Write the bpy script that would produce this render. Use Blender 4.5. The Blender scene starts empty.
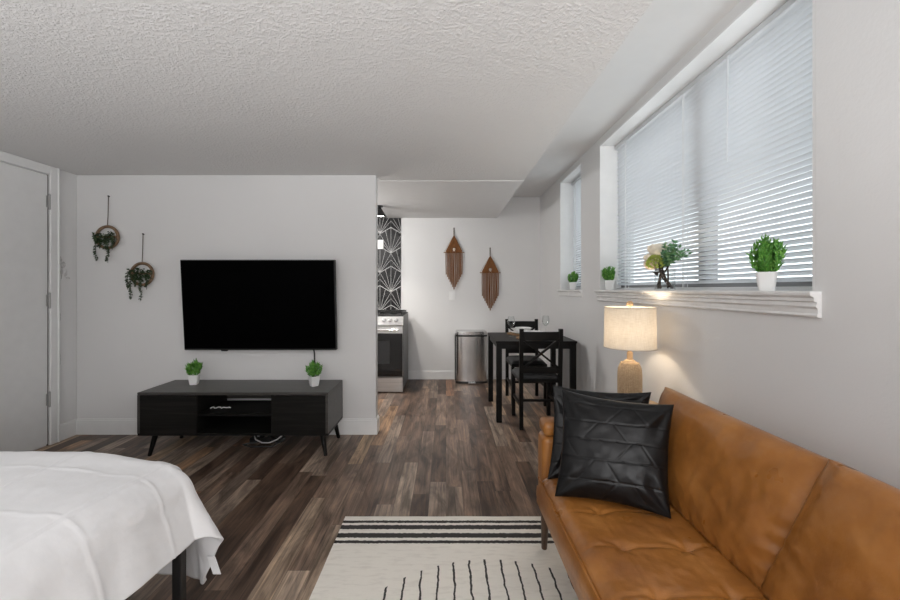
import bpy, bmesh, math, random
from mathutils import Vector, Matrix, noise
random.seed(7)
SC = bpy.context.scene
COL = SC.collection
PI = math.pi
WLOC = {}          # world location of every (unrotated) root, for parts given in world coordinates

# ------------------------------------------------------------------ materials
class NT:
    def __init__(s, name):
        s.m = bpy.data.materials.new(name); s.m.use_nodes = True
        s.t = s.m.node_tree; s.b = s.t.nodes['Principled BSDF']; s.out = s.t.nodes['Material Output']
    def n(s, typ, **kw):
        nd = s.t.nodes.new(typ)
        for k, v in kw.items(): setattr(nd, k, v)
        return nd
    def put(s, sock, v):
        if isinstance(v, bpy.types.NodeSocket): s.t.links.new(v, sock)
        elif v is not None:
            if isinstance(v, tuple) and len(v) == 3 and sock.type == 'RGBA': v = v + (1,)
            sock.default_value = v
    def math(s, op, a, b=None, c=None):
        nd = s.n('ShaderNodeMath', operation=op)
        for i, v in enumerate((a, b, c)):
            if v is not None: s.put(nd.inputs[i], v)
        return nd.outputs[0]
    def obj(s):
        return s.n('ShaderNodeTexCoord').outputs['Object']
    def sep(s, v):
        nd = s.n('ShaderNodeSeparateXYZ'); s.put(nd.inputs[0], v); return nd.outputs
    def comb(s, x, y, z):
        nd = s.n('ShaderNodeCombineXYZ')
        for i, v in enumerate((x, y, z)): s.put(nd.inputs[i], v)
        return nd.outputs[0]
    def scale(s, v, sc):
        nd = s.n('ShaderNodeMapping'); s.put(nd.inputs[0], v); nd.inputs['Scale'].default_value = sc; return nd.outputs[0]
    def noise(s, v, scale, detail=2.0, rough=.5, dist=0.0):
        nd = s.n('ShaderNodeTexNoise'); s.put(nd.inputs['Vector'], v)
        nd.inputs['Scale'].default_value = scale; nd.inputs['Detail'].default_value = detail
        nd.inputs['Roughness'].default_value = rough; nd.inputs['Distortion'].default_value = dist
        return nd.outputs['Fac']
    def white(s, v, dim='2D'):
        nd = s.n('ShaderNodeTexWhiteNoise', noise_dimensions=dim)
        s.put(nd.inputs['W' if dim == '1D' else 'Vector'], v); return nd.outputs['Value']
    def ramp(s, f, stops, interp='LINEAR'):
        nd = s.n('ShaderNodeValToRGB'); s.put(nd.inputs[0], f); e = nd.color_ramp.elements
        nd.color_ramp.interpolation = interp
        while len(e) < len(stops): e.new(.5)
        for i, (p, c) in enumerate(stops):
            e[i].position = p; e[i].color = (*c, 1) if len(c) == 3 else c
        return nd.outputs[0]
    def mix(s, f, a, b, mode='MIX'):
        nd = s.n('ShaderNodeMix', data_type='RGBA', blend_type=mode)
        s.put(nd.inputs[0], f); s.put(nd.inputs[6], a); s.put(nd.inputs[7], b); return nd.outputs[2]
    def bump(s, h, strength=.3, dist=.01):
        nd = s.n('ShaderNodeBump'); s.put(nd.inputs['Height'], h)
        nd.inputs['Strength'].default_value = strength; nd.inputs['Distance'].default_value = dist
        s.t.links.new(nd.outputs[0], s.b.inputs['Normal'])
    def set(s, **kw):
        for k, v in kw.items(): s.put(s.b.inputs[k.replace('_', ' ')], v)
        return s
M = {}
def simple(name, col, rough=.5, metal=0.0, var=.08, scale=12, bump=0.0, bscale=80, **kw):
    t = NT(name); v = t.obj()
    f = t.noise(v, scale, 3)
    lo = tuple(c*(1-var) for c in col); hi = tuple(min(1, c*(1+var)) for c in col)
    t.set(Base_Color=t.ramp(f, [(.3, lo), (.7, hi)]), Roughness=rough, Metallic=metal, **kw)
    if bump: t.bump(t.noise(v, bscale, 3), bump, .004)
    M[name] = t.m
    return t
WALLC = (.74, .735, .73)
t = NT('wall_paint'); v = t.obj()
t.set(Base_Color=t.ramp(t.noise(v, 1.3, 3), [(.3, (.725, .72, .715)), (.7, (.75, .745, .74))]), Roughness=.6)
t.bump(t.math('ADD', t.noise(v, 3, 2), t.math('MULTIPLY', t.noise(v, 90, 2), .12)), .22, .02); M['wall'] = t.m
t = NT('popcorn_ceiling'); v = t.obj()
h = t.math('MULTIPLY', t.ramp(t.noise(v, 75, 2, .5), [(.42, (0, 0, 0)), (.70, (1, 1, 1))]), .55)
h = t.math('ADD', h, t.math('MULTIPLY', t.noise(v, 150, 2), .25))
h = t.math('ADD', h, t.math('MULTIPLY', t.noise(v, 2.2, 3, .5, 1.6), 1.5))
t.set(Base_Color=(.73, .72, .71), Roughness=.9); t.bump(h, .42, .012); M['popcorn'] = t.m
simple('smooth_ceiling', (.74, .735, .73), .6, var=.01); M['ceil'] = M['smooth_ceiling']
simple('trim_paint', (.80, .80, .795), .4, var=.02, bump=.1, bscale=14); M['trim'] = M['trim_paint']
simple('sill_paint', (.78, .775, .765), .4, var=.05, scale=20, bump=.5, bscale=22)
simple('door_paint', (.78, .78, .775), .35, var=.02, bump=.12, bscale=9)
simple('plaster_chip', (.55, .54, .53), .9, var=.2, scale=60, bump=.6)
simple('hinge_metal', (.36, .355, .35), .4, .3)
# floor planks
t = NT('wood_planks'); x, y, z = t.sep(t.obj())
w, L = .098, 1.05
cx = t.math('DIVIDE', x, w); ci = t.math('FLOOR', cx)
r1 = t.white(ci, '1D')
cy = t.math('ADD', t.math('DIVIDE', y, L), t.math('MULTIPLY', r1, 9.7)); ri = t.math('FLOOR', cy)
rn = t.white(t.comb(ci, ri, 0.0))
rn2 = t.white(t.comb(t.math('ADD', ci, 31.7), ri, 0.0))
base = t.ramp(rn, [(0, (.070, .044, .031)), (.22, (.120, .078, .056)), (.45, (.180, .125, .092)), (.62, (.215, .164, .128)),
                   (.8, (.29, .23, .182)), (.92, (.36, .25, .155)), (1, (.20, .095, .053))])
gv = t.comb(t.math('ADD', t.math('MULTIPLY', x, 70), t.math('MULTIPLY', rn2, 60)), t.math('MULTIPLY', y, 2.4), t.math('MULTIPLY', rn, 20))
g = t.noise(gv, 1.0, 6, .65, .6)
gv2 = t.comb(t.math('ADD', t.math('MULTIPLY', x, 13), t.math('MULTIPLY', rn2, 30)), t.math('MULTIPLY', y, 3.0), rn)
g2 = t.noise(gv2, 1.0, 4, .6, .8)
c1 = t.mix(1.0, base, t.ramp(g, [(.30, (.40, .38, .37)), (.5, (1, 1, 1)), (.70, (1.6, 1.55, 1.5))]), 'MULTIPLY')
c2 = t.mix(1.0, c1, t.ramp(g2, [(.34, (.45, .42, .40)), (.52, (1.02, 1, 1)), (.68, (1.55, 1.5, 1.42))]), 'MULTIPLY')
fx = t.math('FRACT', cx); fy = t.math('FRACT', cy)
sx = t.math('MINIMUM', t.math('MULTIPLY', fx, w), t.math('MULTIPLY', t.math('SUBTRACT', 1.0, fx), w))
sy = t.math('MINIMUM', t.math('MULTIPLY', fy, L), t.math('MULTIPLY', t.math('SUBTRACT', 1.0, fy), L))
seam = t.math('LESS_THAN', t.math('MINIMUM', sx, sy), .0011)
c3 = t.mix(t.math('MULTIPLY', seam, .55), c2, (.015, .011, .009))
t.set(Base_Color=c3, Roughness=t.math('ADD', t.math('MULTIPLY', g, .25), .30))
t.bump(t.math('SUBTRACT', t.math('MULTIPLY', g, .4), seam), .25, .002); M['floor'] = t.m
# rug
t = NT('rug_weave'); x, y, z = t.sep(t.obj())     # object space: rug origin at world (RX, RY)
RX, RY = .25, 1.05
wob = t.math('MULTIPLY', t.math('SUBTRACT', t.noise(t.comb(x, y, 0.0), 16, 3), .5), .022)
wob2 = t.math('MULTIPLY', t.math('SUBTRACT', t.noise(t.comb(x, y, 3.0), 70, 2), .5), .012)
yw = t.math('ADD', y, RY); xw = t.math('ADD', x, RX)
ink = None
for yc, hw in ((2.083, .0105), (2.036, .0175), (1.968, .0185), (1.917, .0105)):
    for yy in (yc, 2*RY - yc):
        d = t.math('ABSOLUTE', t.math('ADD', t.math('SUBTRACT', yw, yy), t.math('ADD', t.math('MULTIPLY', wob, .15), wob2)))
        b = t.math('LESS_THAN', d, hw)
        ink = b if ink is None else t.math('MAXIMUM', ink, b)
p = t.math('DIVIDE', t.math('ADD', t.math('SUBTRACT', xw, -.036), wob), .0695)
dl = t.math('MULTIPLY', t.math('ABSOLUTE', t.math('SUBTRACT', t.math('FRACT', t.math('ADD', p, .5)), .5)), .0695)
ln = t.math('LESS_THAN', t.math('ADD', dl, t.math('ABSOLUTE', t.math('MULTIPLY', wob2, .3))), .0045)
dx = t.math('SUBTRACT', xw, .19); dy = t.math('SUBTRACT', yw, 1.145)
rr = t.math('SQRT', t.math('ADD', t.math('MULTIPLY', dx, dx), t.math('MULTIPLY', dy, dy)))
ln = t.math('MULTIPLY', ln, t.math('LESS_THAN', rr, .648))
ln = t.math('MULTIPLY', ln, t.math('GREATER_THAN', t.math('ADD', rr, t.math('MULTIPLY', wob2, 4)), .1))
ink = t.math('MULTIPLY', t.math('MAXIMUM', ink, ln), .96)
fleck = t.noise(t.comb(t.math('MULTIPLY', x, 120), t.math('MULTIPLY', y, 420), 0.0), 1.0, 2)
big = t.noise(t.comb(t.math('MULTIPLY', x, 14), t.math('MULTIPLY', y, 60), 0.0), 1.0, 3)
cream = t.mix(t.math('MULTIPLY', fleck, .5), (.82, .785, .715), (.68, .635, .565))
cream = t.mix(t.ramp(big, [(.5, (0, 0, 0)), (.72, (.45, .45, .45))]), cream, (.60, .56, .50))
inkc = t.mix(t.ramp(fleck, [(.66, (0, 0, 0)), (.85, (.4, .4, .4))]), (.011, .010, .010), (.3, .28, .25))
t.set(Base_Color=t.mix(ink, cream, inkc), Roughness=.95)
t.bump(fleck, .4, .003); M['rug'] = t.m
# leathers
t = NT('tan_leather'); v = t.obj()
c = t.ramp(t.noise(v, 5, 4, .6), [(.3, (.225, .083, .017)), (.55, (.33, .130, .028)), (.75, (.43, .190, .052))])
c = t.mix(t.ramp(t.noise(v, 24, 3, .6), [(.56, (0, 0, 0)), (.78, (.4, .4, .4))]), c, (.38, .17, .055))
t.set(Base_Color=c, Roughness=t.math('ADD', t.math('MULTIPLY', t.noise(v, 9, 3), .25), .20), Specular_IOR_Level=.5)
t.bump(t.math('ADD', t.noise(v, 26, 3, .6), t.math('MULTIPLY', t.noise(v, 320, 2), .12)), .16, .008); M['tan'] = t.m
t = NT('black_leather'); v = t.obj()
t.set(Base_Color=(.0042, .0042, .0046), Specular_IOR_Level=.28, Roughness=t.math('ADD', t.math('MULTIPLY', t.noise(v, 14, 3), .2), .24))
t.bump(t.math('ADD', t.noise(v, 18, 4, .6), t.math('MULTIPLY', t.noise(v, 300, 2), .1)), .08, .01); M['blackleather'] = t.m
simple('seat_vinyl', (.02, .02, .021), .4, var=.2, bump=.1, bscale=120)
simple('black_wood', (.0042, .0038, .0035), .42, Specular_IOR_Level=.22, var=.25, bump=.05)
simple('walnut_leg', (.075, .038, .02), .4, var=.25)
simple('brown_frame', (.17, .075, .03), .45, var=.2)
# tv stand wood grain, horizontal
t = NT('espresso_wood'); x, y, z = t.sep(t.obj())
g = t.noise(t.comb(t.math('MULTIPLY', x, 2.2), t.math('MULTIPLY', y, 40), t.math('MULTIPLY', z, 40)), 1.0, 6, .65, .8)
t.set(Base_Color=t.ramp(g, [(.3, (.0045, .0043, .0038)), (.5, (.0085, .0080, .0070)), (.72, (.018, .0168, .015))]), Roughness=.45, Specular_IOR_Level=.18)
t.bump(g, .06, .002); M['espresso'] = t.m
t = NT('espresso_top'); x, y, z = t.sep(t.obj())
g = t.noise(t.comb(t.math('MULTIPLY', x, 2.2), t.math('MULTIPLY', y, 40), t.math('MULTIPLY', z, 40)), 1.0, 6, .65, .8)
t.set(Base_Color=t.ramp(g, [(.3, (.034, .031, .028)), (.5, (.050, .046, .042)), (.72, (.072, .066, .06))]), Roughness=.36)
M['espresso_top'] = t.m
simple('tv_bezel', (.006, .006, .006), .5)
simple('tv_screen', (.0005, .0005, .0006), .5, var=.02, Specular_IOR_Level=.02)
simple('white_ceramic', (.82, .82, .81), .3, var=.015)
simple('white_cloth', (.80, .80, .81), .85, var=.015, bump=.2, bscale=40, Sheen_Weight=.2)
simple('mattress_cloth', (.78, .78, .77), .9, var=.02)
simple('black_metal', (.010, .010, .010), .45, .0, var=.1)
t = NT('brushed_steel'); x, y, z = t.sep(t.obj())
g = t.noise(t.comb(t.math('MULTIPLY', x, 90), t.math('MULTIPLY', y, 90), t.math('MULTIPLY', z, 1.5)), 1.0, 3)
t.set(Base_Color=t.ramp(g, [(.3, (.55, .54, .53)), (.7, (.68, .67, .66))]), Metallic=1.0, Roughness=.24, Anisotropic=.3); M['steel'] = t.m
t = NT('stove_steel'); x, y, z = t.sep(t.obj())
g = t.noise(t.comb(t.math('MULTIPLY', x, 1.5), t.math('MULTIPLY', y, 60), t.math('MULTIPLY', z, 90)), 1.0, 3)
t.set(Base_Color=t.ramp(g, [(.3, (.55, .545, .54)), (.7, (.68, .67, .66))]), Metallic=.9, Roughness=.36); M['stovesteel'] = t.m
simple('stove_side', (.10, .10, .10), .4)
simple('oven_glass', (.008, .008, .009), .12, var=.05)
simple('oven_window', (.035, .036, .038), .18, var=.05)
simple('chrome', (.8, .8, .8), .15, 1.0)
simple('cast_iron', (.012, .012, .012), .6)
simple('tile_black', (.014, .014, .015), .22, var=.3, scale=3)
simple('tile_line', (.55, .545, .54), .5)
simple('rope_brown', (.21, .085, .026), .9, var=.3, scale=160, bump=.6, bscale=260)
simple('grey_thread', (.42, .40, .37), .8)
simple('pale_bead', (.75, .71, .65), .6)
simple('hoop_wood', (.20, .125, .07), .6, var=.25, scale=50)
simple('string', (.10, .07, .05), .9)
simple('moss_leaf', (.035, .062, .022), .6, var=.5, scale=60)
t = NT('bright_leaf'); v = t.obj()
t.set(Base_Color=t.ramp(t.noise(v, 55, 2), [(.3, (.035, .15, .02)), (.5, (.10, .31, .04)), (.7, (.26, .52, .10))]), Roughness=.45); M['leaf'] = t.m
t = NT('eucalyptus_leaf'); v = t.obj()
t.set(Base_Color=t.ramp(t.noise(v, 50, 2), [(.3, (.04, .13, .06)), (.5, (.10, .25, .11)), (.7, (.25, .42, .22))]), Roughness=.5); M['euc'] = t.m
simple('lime_floret', (.42, .50, .10), .6, var=.35, scale=90)
simple('cream_petal', (.84, .77, .64), .6, var=.2, scale=30)
simple('blush_petal', (.74, .60, .48), .6, var=.25, scale=30)
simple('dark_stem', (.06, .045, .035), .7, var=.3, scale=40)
simple('soil_moss', (.05, .055, .02), .9, var=.4, scale=80)
t = NT('woven_natural'); v = t.obj()
wv = t.n('ShaderNodeTexWave', wave_type='BANDS', bands_direction='Z'); t.put(wv.inputs['Vector'], v); wv.inputs['Scale'].default_value = 48; wv.inputs['Distortion'].default_value = 3
n_ = t.noise(v, 120, 3)
t.set(Base_Color=t.ramp(t.math('ADD', t.math('MULTIPLY', wv.outputs['Fac'], .5), t.math('MULTIPLY', n_, .5)), [(.2, (.30, .20, .11)), (.5, (.50, .36, .22)), (.8, (.68, .53, .36))]), Roughness=.8)
t.bump(wv.outputs['Fac'], .5, .004); M['woven'] = t.m
simple('wood_light', (.52, .36, .21), .5, var=.15, scale=30)
t = NT('rattan'); v = t.obj()
wv = t.n('ShaderNodeTexWave', wave_type='RINGS', rings_direction='Z'); t.put(wv.inputs['Vector'], v); wv.inputs['Scale'].default_value = 26
t.set(Base_Color=t.ramp(wv.outputs['Fac'], [(.1, (.22, .12, .05)), (.8, (.46, .28, .13))]), Roughness=.6); t.bump(wv.outputs['Fac'], .5, .003); M['rattan'] = t.m
# lampshade: linen that lets light through
t = NT('linen_shade'); x, y, z = t.sep(t.obj())
f = t.math('ADD', t.math('MULTIPLY', t.noise(t.comb(t.math('MULTIPLY', x, 30), t.math('MULTIPLY', y, 30), t.math('MULTIPLY', z, 600)), 1.0, 2), .5),
           t.math('MULTIPLY', t.noise(t.comb(t.math('MULTIPLY', x, 600), t.math('MULTIPLY', y, 600), t.math('MULTIPLY', z, 20)), 1.0, 2), .5))
c = t.ramp(f, [(.35, (.60, .53, .44)), (.65, (.76, .70, .61))])
df = t.n('ShaderNodeBsdfDiffuse'); tr = t.n('ShaderNodeBsdfTranslucent'); mx = t.n('ShaderNodeMixShader')
t.put(df.inputs[0], c); t.put(tr.inputs[0], c); mx.inputs[0].default_value = .16
t.t.links.new(df.outputs[0], mx.inputs[1]); t.t.links.new(tr.outputs[0], mx.inputs[2]); t.t.links.new(mx.outputs[0], t.out.inputs[0]); M['shade'] = t.m
def glow(name, col, st):
    t = NT(name); t.set(Base_Color=(1, 1, 1), Emission_Color=col, Emission_Strength=st); M[name] = t.m
glow('bulb_glow', (1, .80, .56), 4)
glow('spot_glow', (1, .96, .9), 14)
def glass(name, tint, refl):
    t = NT(name)
    tp = t.n('ShaderNodeBsdfTransparent'); gl = t.n('ShaderNodeBsdfGlossy'); mx = t.n('ShaderNodeMixShader'); lw = t.n('ShaderNodeLayerWeight')
    tp.inputs[0].default_value = (*tint, 1); gl.inputs['Roughness'].default_value = .02; lw.inputs[0].default_value = refl
    t.t.links.new(lw.outputs['Facing'], mx.inputs[0]); t.t.links.new(tp.outputs[0], mx.inputs[1]); t.t.links.new(gl.outputs[0], mx.inputs[2])
    t.t.links.new(mx.outputs[0], t.out.inputs[0]); M[name] = t.m
glass('pane_glass', (.95, .97, .97), .08)
glass('clear_glass', (.97, .98, .98), .12)
# blind slat: thin white plastic, a little translucent
t = NT('slat_plastic')
df = t.n('ShaderNodeBsdfPrincipled'); df.inputs['Base Color'].default_value = (.86, .865, .87, 1); df.inputs['Roughness'].default_value = .4
tr = t.n('ShaderNodeBsdfTranslucent'); tr.inputs[0].default_value = (.72, .75, .78, 1); mx = t.n('ShaderNodeMixShader'); mx.inputs[0].default_value = .34
t.t.links.new(df.outputs[0], mx.inputs[1]); t.t.links.new(tr.outputs[0], mx.inputs[2]); t.t.links.new(mx.outputs[0], t.out.inputs[0]); M['slat'] = t.m
simple('window_frame_paint', (.20, .20, .205), .4, var=.02)
simple('switch_plastic', (.80, .80, .79), .35, var=.01)
simple('cable_black', (.012, .012, .012), .5)
simple('cable_white', (.75, .75, .74), .5)

# ------------------------------------------------------------------ mesh building
class MB:
    def __init__(s): s.bm = bmesh.new()
    def box(s, x0, x1, y0, y1, z0, z1, bev=0.0, seg=2, mi=0):
        ret = bmesh.ops.create_cube(s.bm, size=1)
        vs = ret['verts']
        for v in vs: v.co = Vector((x0 + (v.co.x+.5)*(x1-x0), y0 + (v.co.y+.5)*(y1-y0), z0 + (v.co.z+.5)*(z1-z0)))
        fs = {f for v in vs for f in v.link_faces}
        for f in fs: f.material_index = mi
        if bev:
            es = list({e for v in vs for e in v.link_edges})
            bmesh.ops.bevel(s.bm, geom=es, offset=bev, segments=seg, affect='EDGES', profile=.5)
        return s
    def ring_surface(s, rings, closed=True, cap0=True, cap1=True, mi=0):
        R = [[s.bm.verts.new(p) for p in r] for r in rings]
        n = len(R[0])
        for a, b in zip(R, R[1:]):
            for i in range(n if closed else n-1):
                j = (i+1) % n
                f = s.bm.faces.new((a[i], a[j], b[j], b[i])); f.material_index = mi
        if cap0: s.bm.faces.new(R[0][::-1]).material_index = mi
        if cap1: s.bm.faces.new(R[-1]).material_index = mi
        return s
    def tube(s, pts, r, n=8, mi=0, caps=True):
        pts = [Vector(p) for p in pts]; rs = r if isinstance(r, (list, tuple)) else [r]*len(pts)
        rings = []; up = None
        for i, p in enumerate(pts):
            d = (pts[min(i+1, len(pts)-1)] - pts[max(i-1, 0)]).normalized()
            if up is None: up = Vector((0, 0, 1)) if abs(d.z) < .9 else Vector((1, 0, 0))
            a = d.cross(up).normalized(); b = a.cross(d).normalized(); up = b
            rings.append([p + (a*math.cos(2*PI*k/n) + b*math.sin(2*PI*k/n))*rs[i] for k in range(n)])
        return s.ring_surface(rings, True, caps, caps, mi)
    def bar(s, p, q, w, h, up=(0, 0, 1), bev=0.0, w2=None, h2=None):
        p, q, up = Vector(p), Vector(q), Vector(up)
        d = (q-p).normalized(); a = d.cross(up).normalized(); b = a.cross(d).normalized()
        w2 = w if w2 is None else w2; h2 = h if h2 is None else h2
        rings = [[c + a*sx*ww/2 + b*sy*hh/2 for sx, sy in ((-1, -1), (1, -1), (1, 1), (-1, 1))] for c, ww, hh in ((p, w, h), (q, w2, h2))]
        n0 = len(s.bm.verts); s.ring_surface(rings)
        if bev:
            s.bm.verts.ensure_lookup_table()
            es = list({e for v in s.bm.verts[n0:] for e in v.link_edges})
            bmesh.ops.bevel(s.bm, geom=es, offset=bev, segments=1, affect='EDGES')
        return s
    def lathe(s, prof, c=(0, 0, 0), n=32, mi=0, cap0=True, cap1=True):
        c = Vector(c)
        rings = [[c + Vector((r*math.cos(2*PI*k/n), r*math.sin(2*PI*k/n), z)) for k in range(n)] for r, z in prof]
        return s.ring_surface(rings, True, cap0, cap1, mi)
    def grid(s, fn, nu, nv, mi=0, wrap=False):
        G = [[s.bm.verts.new(fn(i/nu, j/nv)) for j in range(nv+1)] for i in range(nu+1)]
        for i in range(nu):
            for j in range(nv):
                s.bm.faces.new((G[i][j], G[i+1][j], G[i+1][j+1], G[i][j+1])).material_index = mi
        return s
    def quad(s, *ps, mi=0):
        s.bm.faces.new([s.bm.verts.new(p) for p in ps]).material_index = mi; return s
    def ball(s, c, r, seg=10, sc=(1, 1, 1), mi=0):
        ret = bmesh.ops.create_uvsphere(s.bm, u_segments=seg, v_segments=max(5, seg*2//3), radius=1)
        for v in ret['verts']: v.co = Vector(c) + Vector((v.co.x*r*sc[0], v.co.y*r*sc[1], v.co.z*r*sc[2]))
        for f in {f for v in ret['verts'] for f in v.link_faces}: f.material_index = mi
        return s
    def leaf(s, base, d, length, width, bend=.2, nrm=None, mi=0):
        base = Vector(base); d = Vector(d).normalized()
        n = Vector(nrm) if nrm is not None else Vector((random.uniform(-1, 1), random.uniform(-1, 1), random.uniform(.2, 1)))
        a = d.cross(n)
        if a.length < 1e-4: a = d.cross(Vector((1, 0, 0)))
        a.normalize(); n = a.cross(d).normalized()
        b = s.bm.verts.new(base); t = s.bm.verts.new(base + d*length - n*bend*length)
        m = s.bm.verts.new(base + d*length*.5 + n*.0*length)
        l = s.bm.verts.new(base + d*length*.45 + a*width/2 + n*width*.18); r = s.bm.verts.new(base + d*length*.45 - a*width/2 + n*width*.18)
        for f in ((b, l, m), (l, t, m), (b, m, r), (r, m, t)): s.bm.faces.new(f).material_index = mi
        return s
    def build(s, name, mats, parent=None, loc=None, smooth=35, local=False):
        # vertices are in world coordinates unless local; loc is the origin of a top-level mesh
        if parent is not None and not local: off = Vector(WLOC[parent])
        elif loc is not None and not local: off = Vector(loc)
        else: off = Vector((0, 0, 0))
        if off.length: 
            for v in s.bm.verts: v.co -= off
        bmesh.ops.recalc_face_normals(s.bm, faces=s.bm.faces[:])
        me = bpy.data.meshes.new(name); s.bm.to_mesh(me); s.bm.free()
        for m in (mats if isinstance(mats, (list, tuple)) else [mats]): me.materials.append(M[m])
        if smooth:
            me.polygons.foreach_set('use_smooth', [True]*len(me.polygons))
            me.set_sharp_from_angle(angle=math.radians(smooth))
        o = bpy.data.objects.new(name, me); COL.objects.link(o)
        if parent is not None:
            o.parent = parent; WLOC[o] = WLOC[parent]
        else:
            o.location = loc or (0, 0, 0); WLOC[o] = tuple(loc or (0, 0, 0))
        return o
def tag(o, label, cat, group=None):
    o['label'] = label; o['category'] = cat
    if group: o['group'] = group
    return o
def thing(name, label, cat, loc=(0, 0, 0), rz=0, group=None):
    o = bpy.data.objects.new(name, None); COL.objects.link(o); o.empty_display_size = .1
    o.location = loc; o.rotation_euler = (0, 0, rz); WLOC[o] = tuple(loc)
    return tag(o, label, cat, group)
def struct(o): o['kind'] = 'structure'; return o
def dup(root, loc, rz=0, label=None, group=None, scale=None):
    r = root.copy(); COL.objects.link(r); r.location = loc; r.rotation_euler = (0, 0, rz); WLOC[r] = tuple(loc)
    if label: r['label'] = label
    if group: r['group'] = group
    if scale: r.scale = scale
    for ch in list(root.children):
        c = ch.copy(); COL.objects.link(c); c.parent = r
        for g in list(ch.children):
            d = g.copy(); COL.objects.link(d); d.parent = c
    return r
def fbm(p, sc, k=3):
    return sum(noise.noise(Vector(p)*sc*2**i)/2**i for i in range(k))
def sstep(a, b, x):
    t = max(0, min(1, (x-a)/(b-a))); return t*t*(3-2*t)

# ------------------------------------------------------------------ room shell (camera at the origin, depth along +Y)
CH = 1.22                      # camera height
YB, XR, XL, YP, CEIL, REC = 5.42, 1.274, -3.11, 3.365, 2.18, 2.467
Y0 = -2.4                      # the room goes on behind the photographer
XE = .69                       # edge of the lowered ceiling
XPE = -.592                     # end of the partition wall
struct(MB().box(XL-.1, XR+.28, Y0, YB+.1, -.1, 0).build('floor', 'floor', smooth=0))
struct(MB().box(XL-.1, XE, Y0, 3.55, CEIL, REC+.1).build('ceiling', 'popcorn', smooth=0))
struct(MB().box(XL-.1, XE, 3.55, YB+.1, CEIL+.002, REC+.1).build('ceiling_kitchen', 'ceil', smooth=0))
struct(MB().box(XE, XR+.28, Y0, YB+.1, REC, REC+.1).build('ceiling_recess', 'ceil', smooth=0))
struct(MB().box(XL-.1, XL, Y0, YB+.1, 0, CEIL+.05).build('wall_left', 'wall', smooth=0))
struct(MB().box(XL, XPE, YP, YP+.1, 0, CEIL, .004, 1).build('wall_middle', 'wall', smooth=0))
struct(MB().box(XL, XR+.1, YB, YB+.1, 0, REC).build('wall_back', 'wall', smooth=0))
struct(MB().box(XL, XR+.28, Y0-.1, Y0, 0, REC).build('wall_rear', 'wall', smooth=0))
# window openings in the right wall: (y0, y1, zbottom, ztop)
W1 = (1.381, 3.31, 1.205, 2.41); W2 = (3.77, 4.45, 1.205, 2.41)
m = MB(); XO = XR+.28
m.box(XR, XO, Y0, YB, 0, 1.205); m.box(XR, XO, Y0, YB, 2.41, REC)
for a, b in ((Y0, W1[0]), (W1[1], W2[0]), (W2[1], YB)): m.box(XR, XO, a, b, 1.205, 2.41)
bmesh.ops.remove_doubles(m.bm, verts=m.bm.verts[:], dist=1e-5)
struct(m.build('wall_right', 'wall', smooth=0))
def baseboard(name, x0, x1, y0, y1, axis, h=.125):
    m = MB()
    t_ = .016
    if axis == 'x+': m.box(x0, x1, y0-t_, y0, 0, h-.012).box(x0, x1, y0-t_*.6, y0, h-.012, h)
    if axis == 'end': m.box(x0, x0+t_, y0, y1, 0, h-.012).box(x0, x0+t_*.6, y0, y1, h-.012, h)
    return m
m = baseboard('', XL+.016, XPE+.016, YP, 0, 'x+', .13)
m.box(XPE, XPE+.016, YP, YP+.1, 0, .118).box(XPE, XPE+.010, YP, YP+.1, .118, .13)
struct(m.build('baseboard_middle', 'trim', smooth=0))
struct(baseboard('', XL, XR, YB, 0, 'x+', .112).build('baseboard_back', 'trim', smooth=0))
struct(MB().box(XL, XL+.016, 3.195, YP, 0, .118).box(XL, XL+.010, 3.195, YP, .118, .13).build('baseboard_left', 'trim', smooth=0))
struct(MB().box(XR-.016, XR, Y0, YB-.016, 0, .10).box(XR-.010, XR, Y0, YB-.016, .10, .112).build('baseboard_right', 'trim', smooth=0))
# strip where the textured ceiling ends
struct(MB().box(XPE+.0, XE, 3.535, 3.555, CEIL-.006, CEIL+.004, .002, 1).build('trim_1', 'trim', smooth=0))
# corner bead on the end of the partition
struct(MB().tube([(XPE-.002, YP+.002, .13), (XPE-.002, YP+.002, CEIL)], .004, 8).build('trim_2', 'trim'))
# door and casing in the left wall
m = MB()
m.box(XL, XL+.022, 3.125, 3.195, 0, 2.18, .004, 1); m.box(XL, XL+.022, 2.26, 3.125, 2.112, 2.18, .004, 1); m.box(XL, XL+.022, 2.19, 2.26, 0, 2.18, .004, 1)
m.box(XL, XL+.03, 3.181, 3.195, 0, 2.18, .003, 1)
struct(m.build('trim_3', 'trim', smooth=0))
d = struct(MB().box(XL+.001, XL+.012, 2.265, 3.112, .012, 2.104, .003, 1).build('door_1', 'door_paint', smooth=0))
MB().box(XL-.001, XL+.003, 3.113, 3.124, 0, 2.11).build('door_gap_shade', 'dark_stem', d, smooth=0)  # dark strip stands in for the shade in the door gap
for zc in (1.90, 1.13, .36):
    h = MB(); h.tube([(XL+.018, 3.119, zc-.05), (XL+.018, 3.119, zc+.05)], .008, 10)
    h.box(XL+.011, XL+.016, 3.098, 3.124, zc-.045, zc+.045); h.ball((XL+.018, 3.119, zc+.054), .009, 8).ball((XL+.018, 3.119, zc-.054), .009, 8)
    h.build('hinge', 'hinge_metal', d)
k = MB().lathe([(.026, 0), (.026, .006), (.012, .012), (.012, .03), (.024, .038), (.029, .05), (.024, .062), (.008, .068)], n=20)
for v in k.bm.verts: v.co = Vector((XL+.012+v.co.z, 2.33+v.co.x, 1.0+v.co.y))
k.build('door_knob', 'hinge_metal', d)
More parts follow.
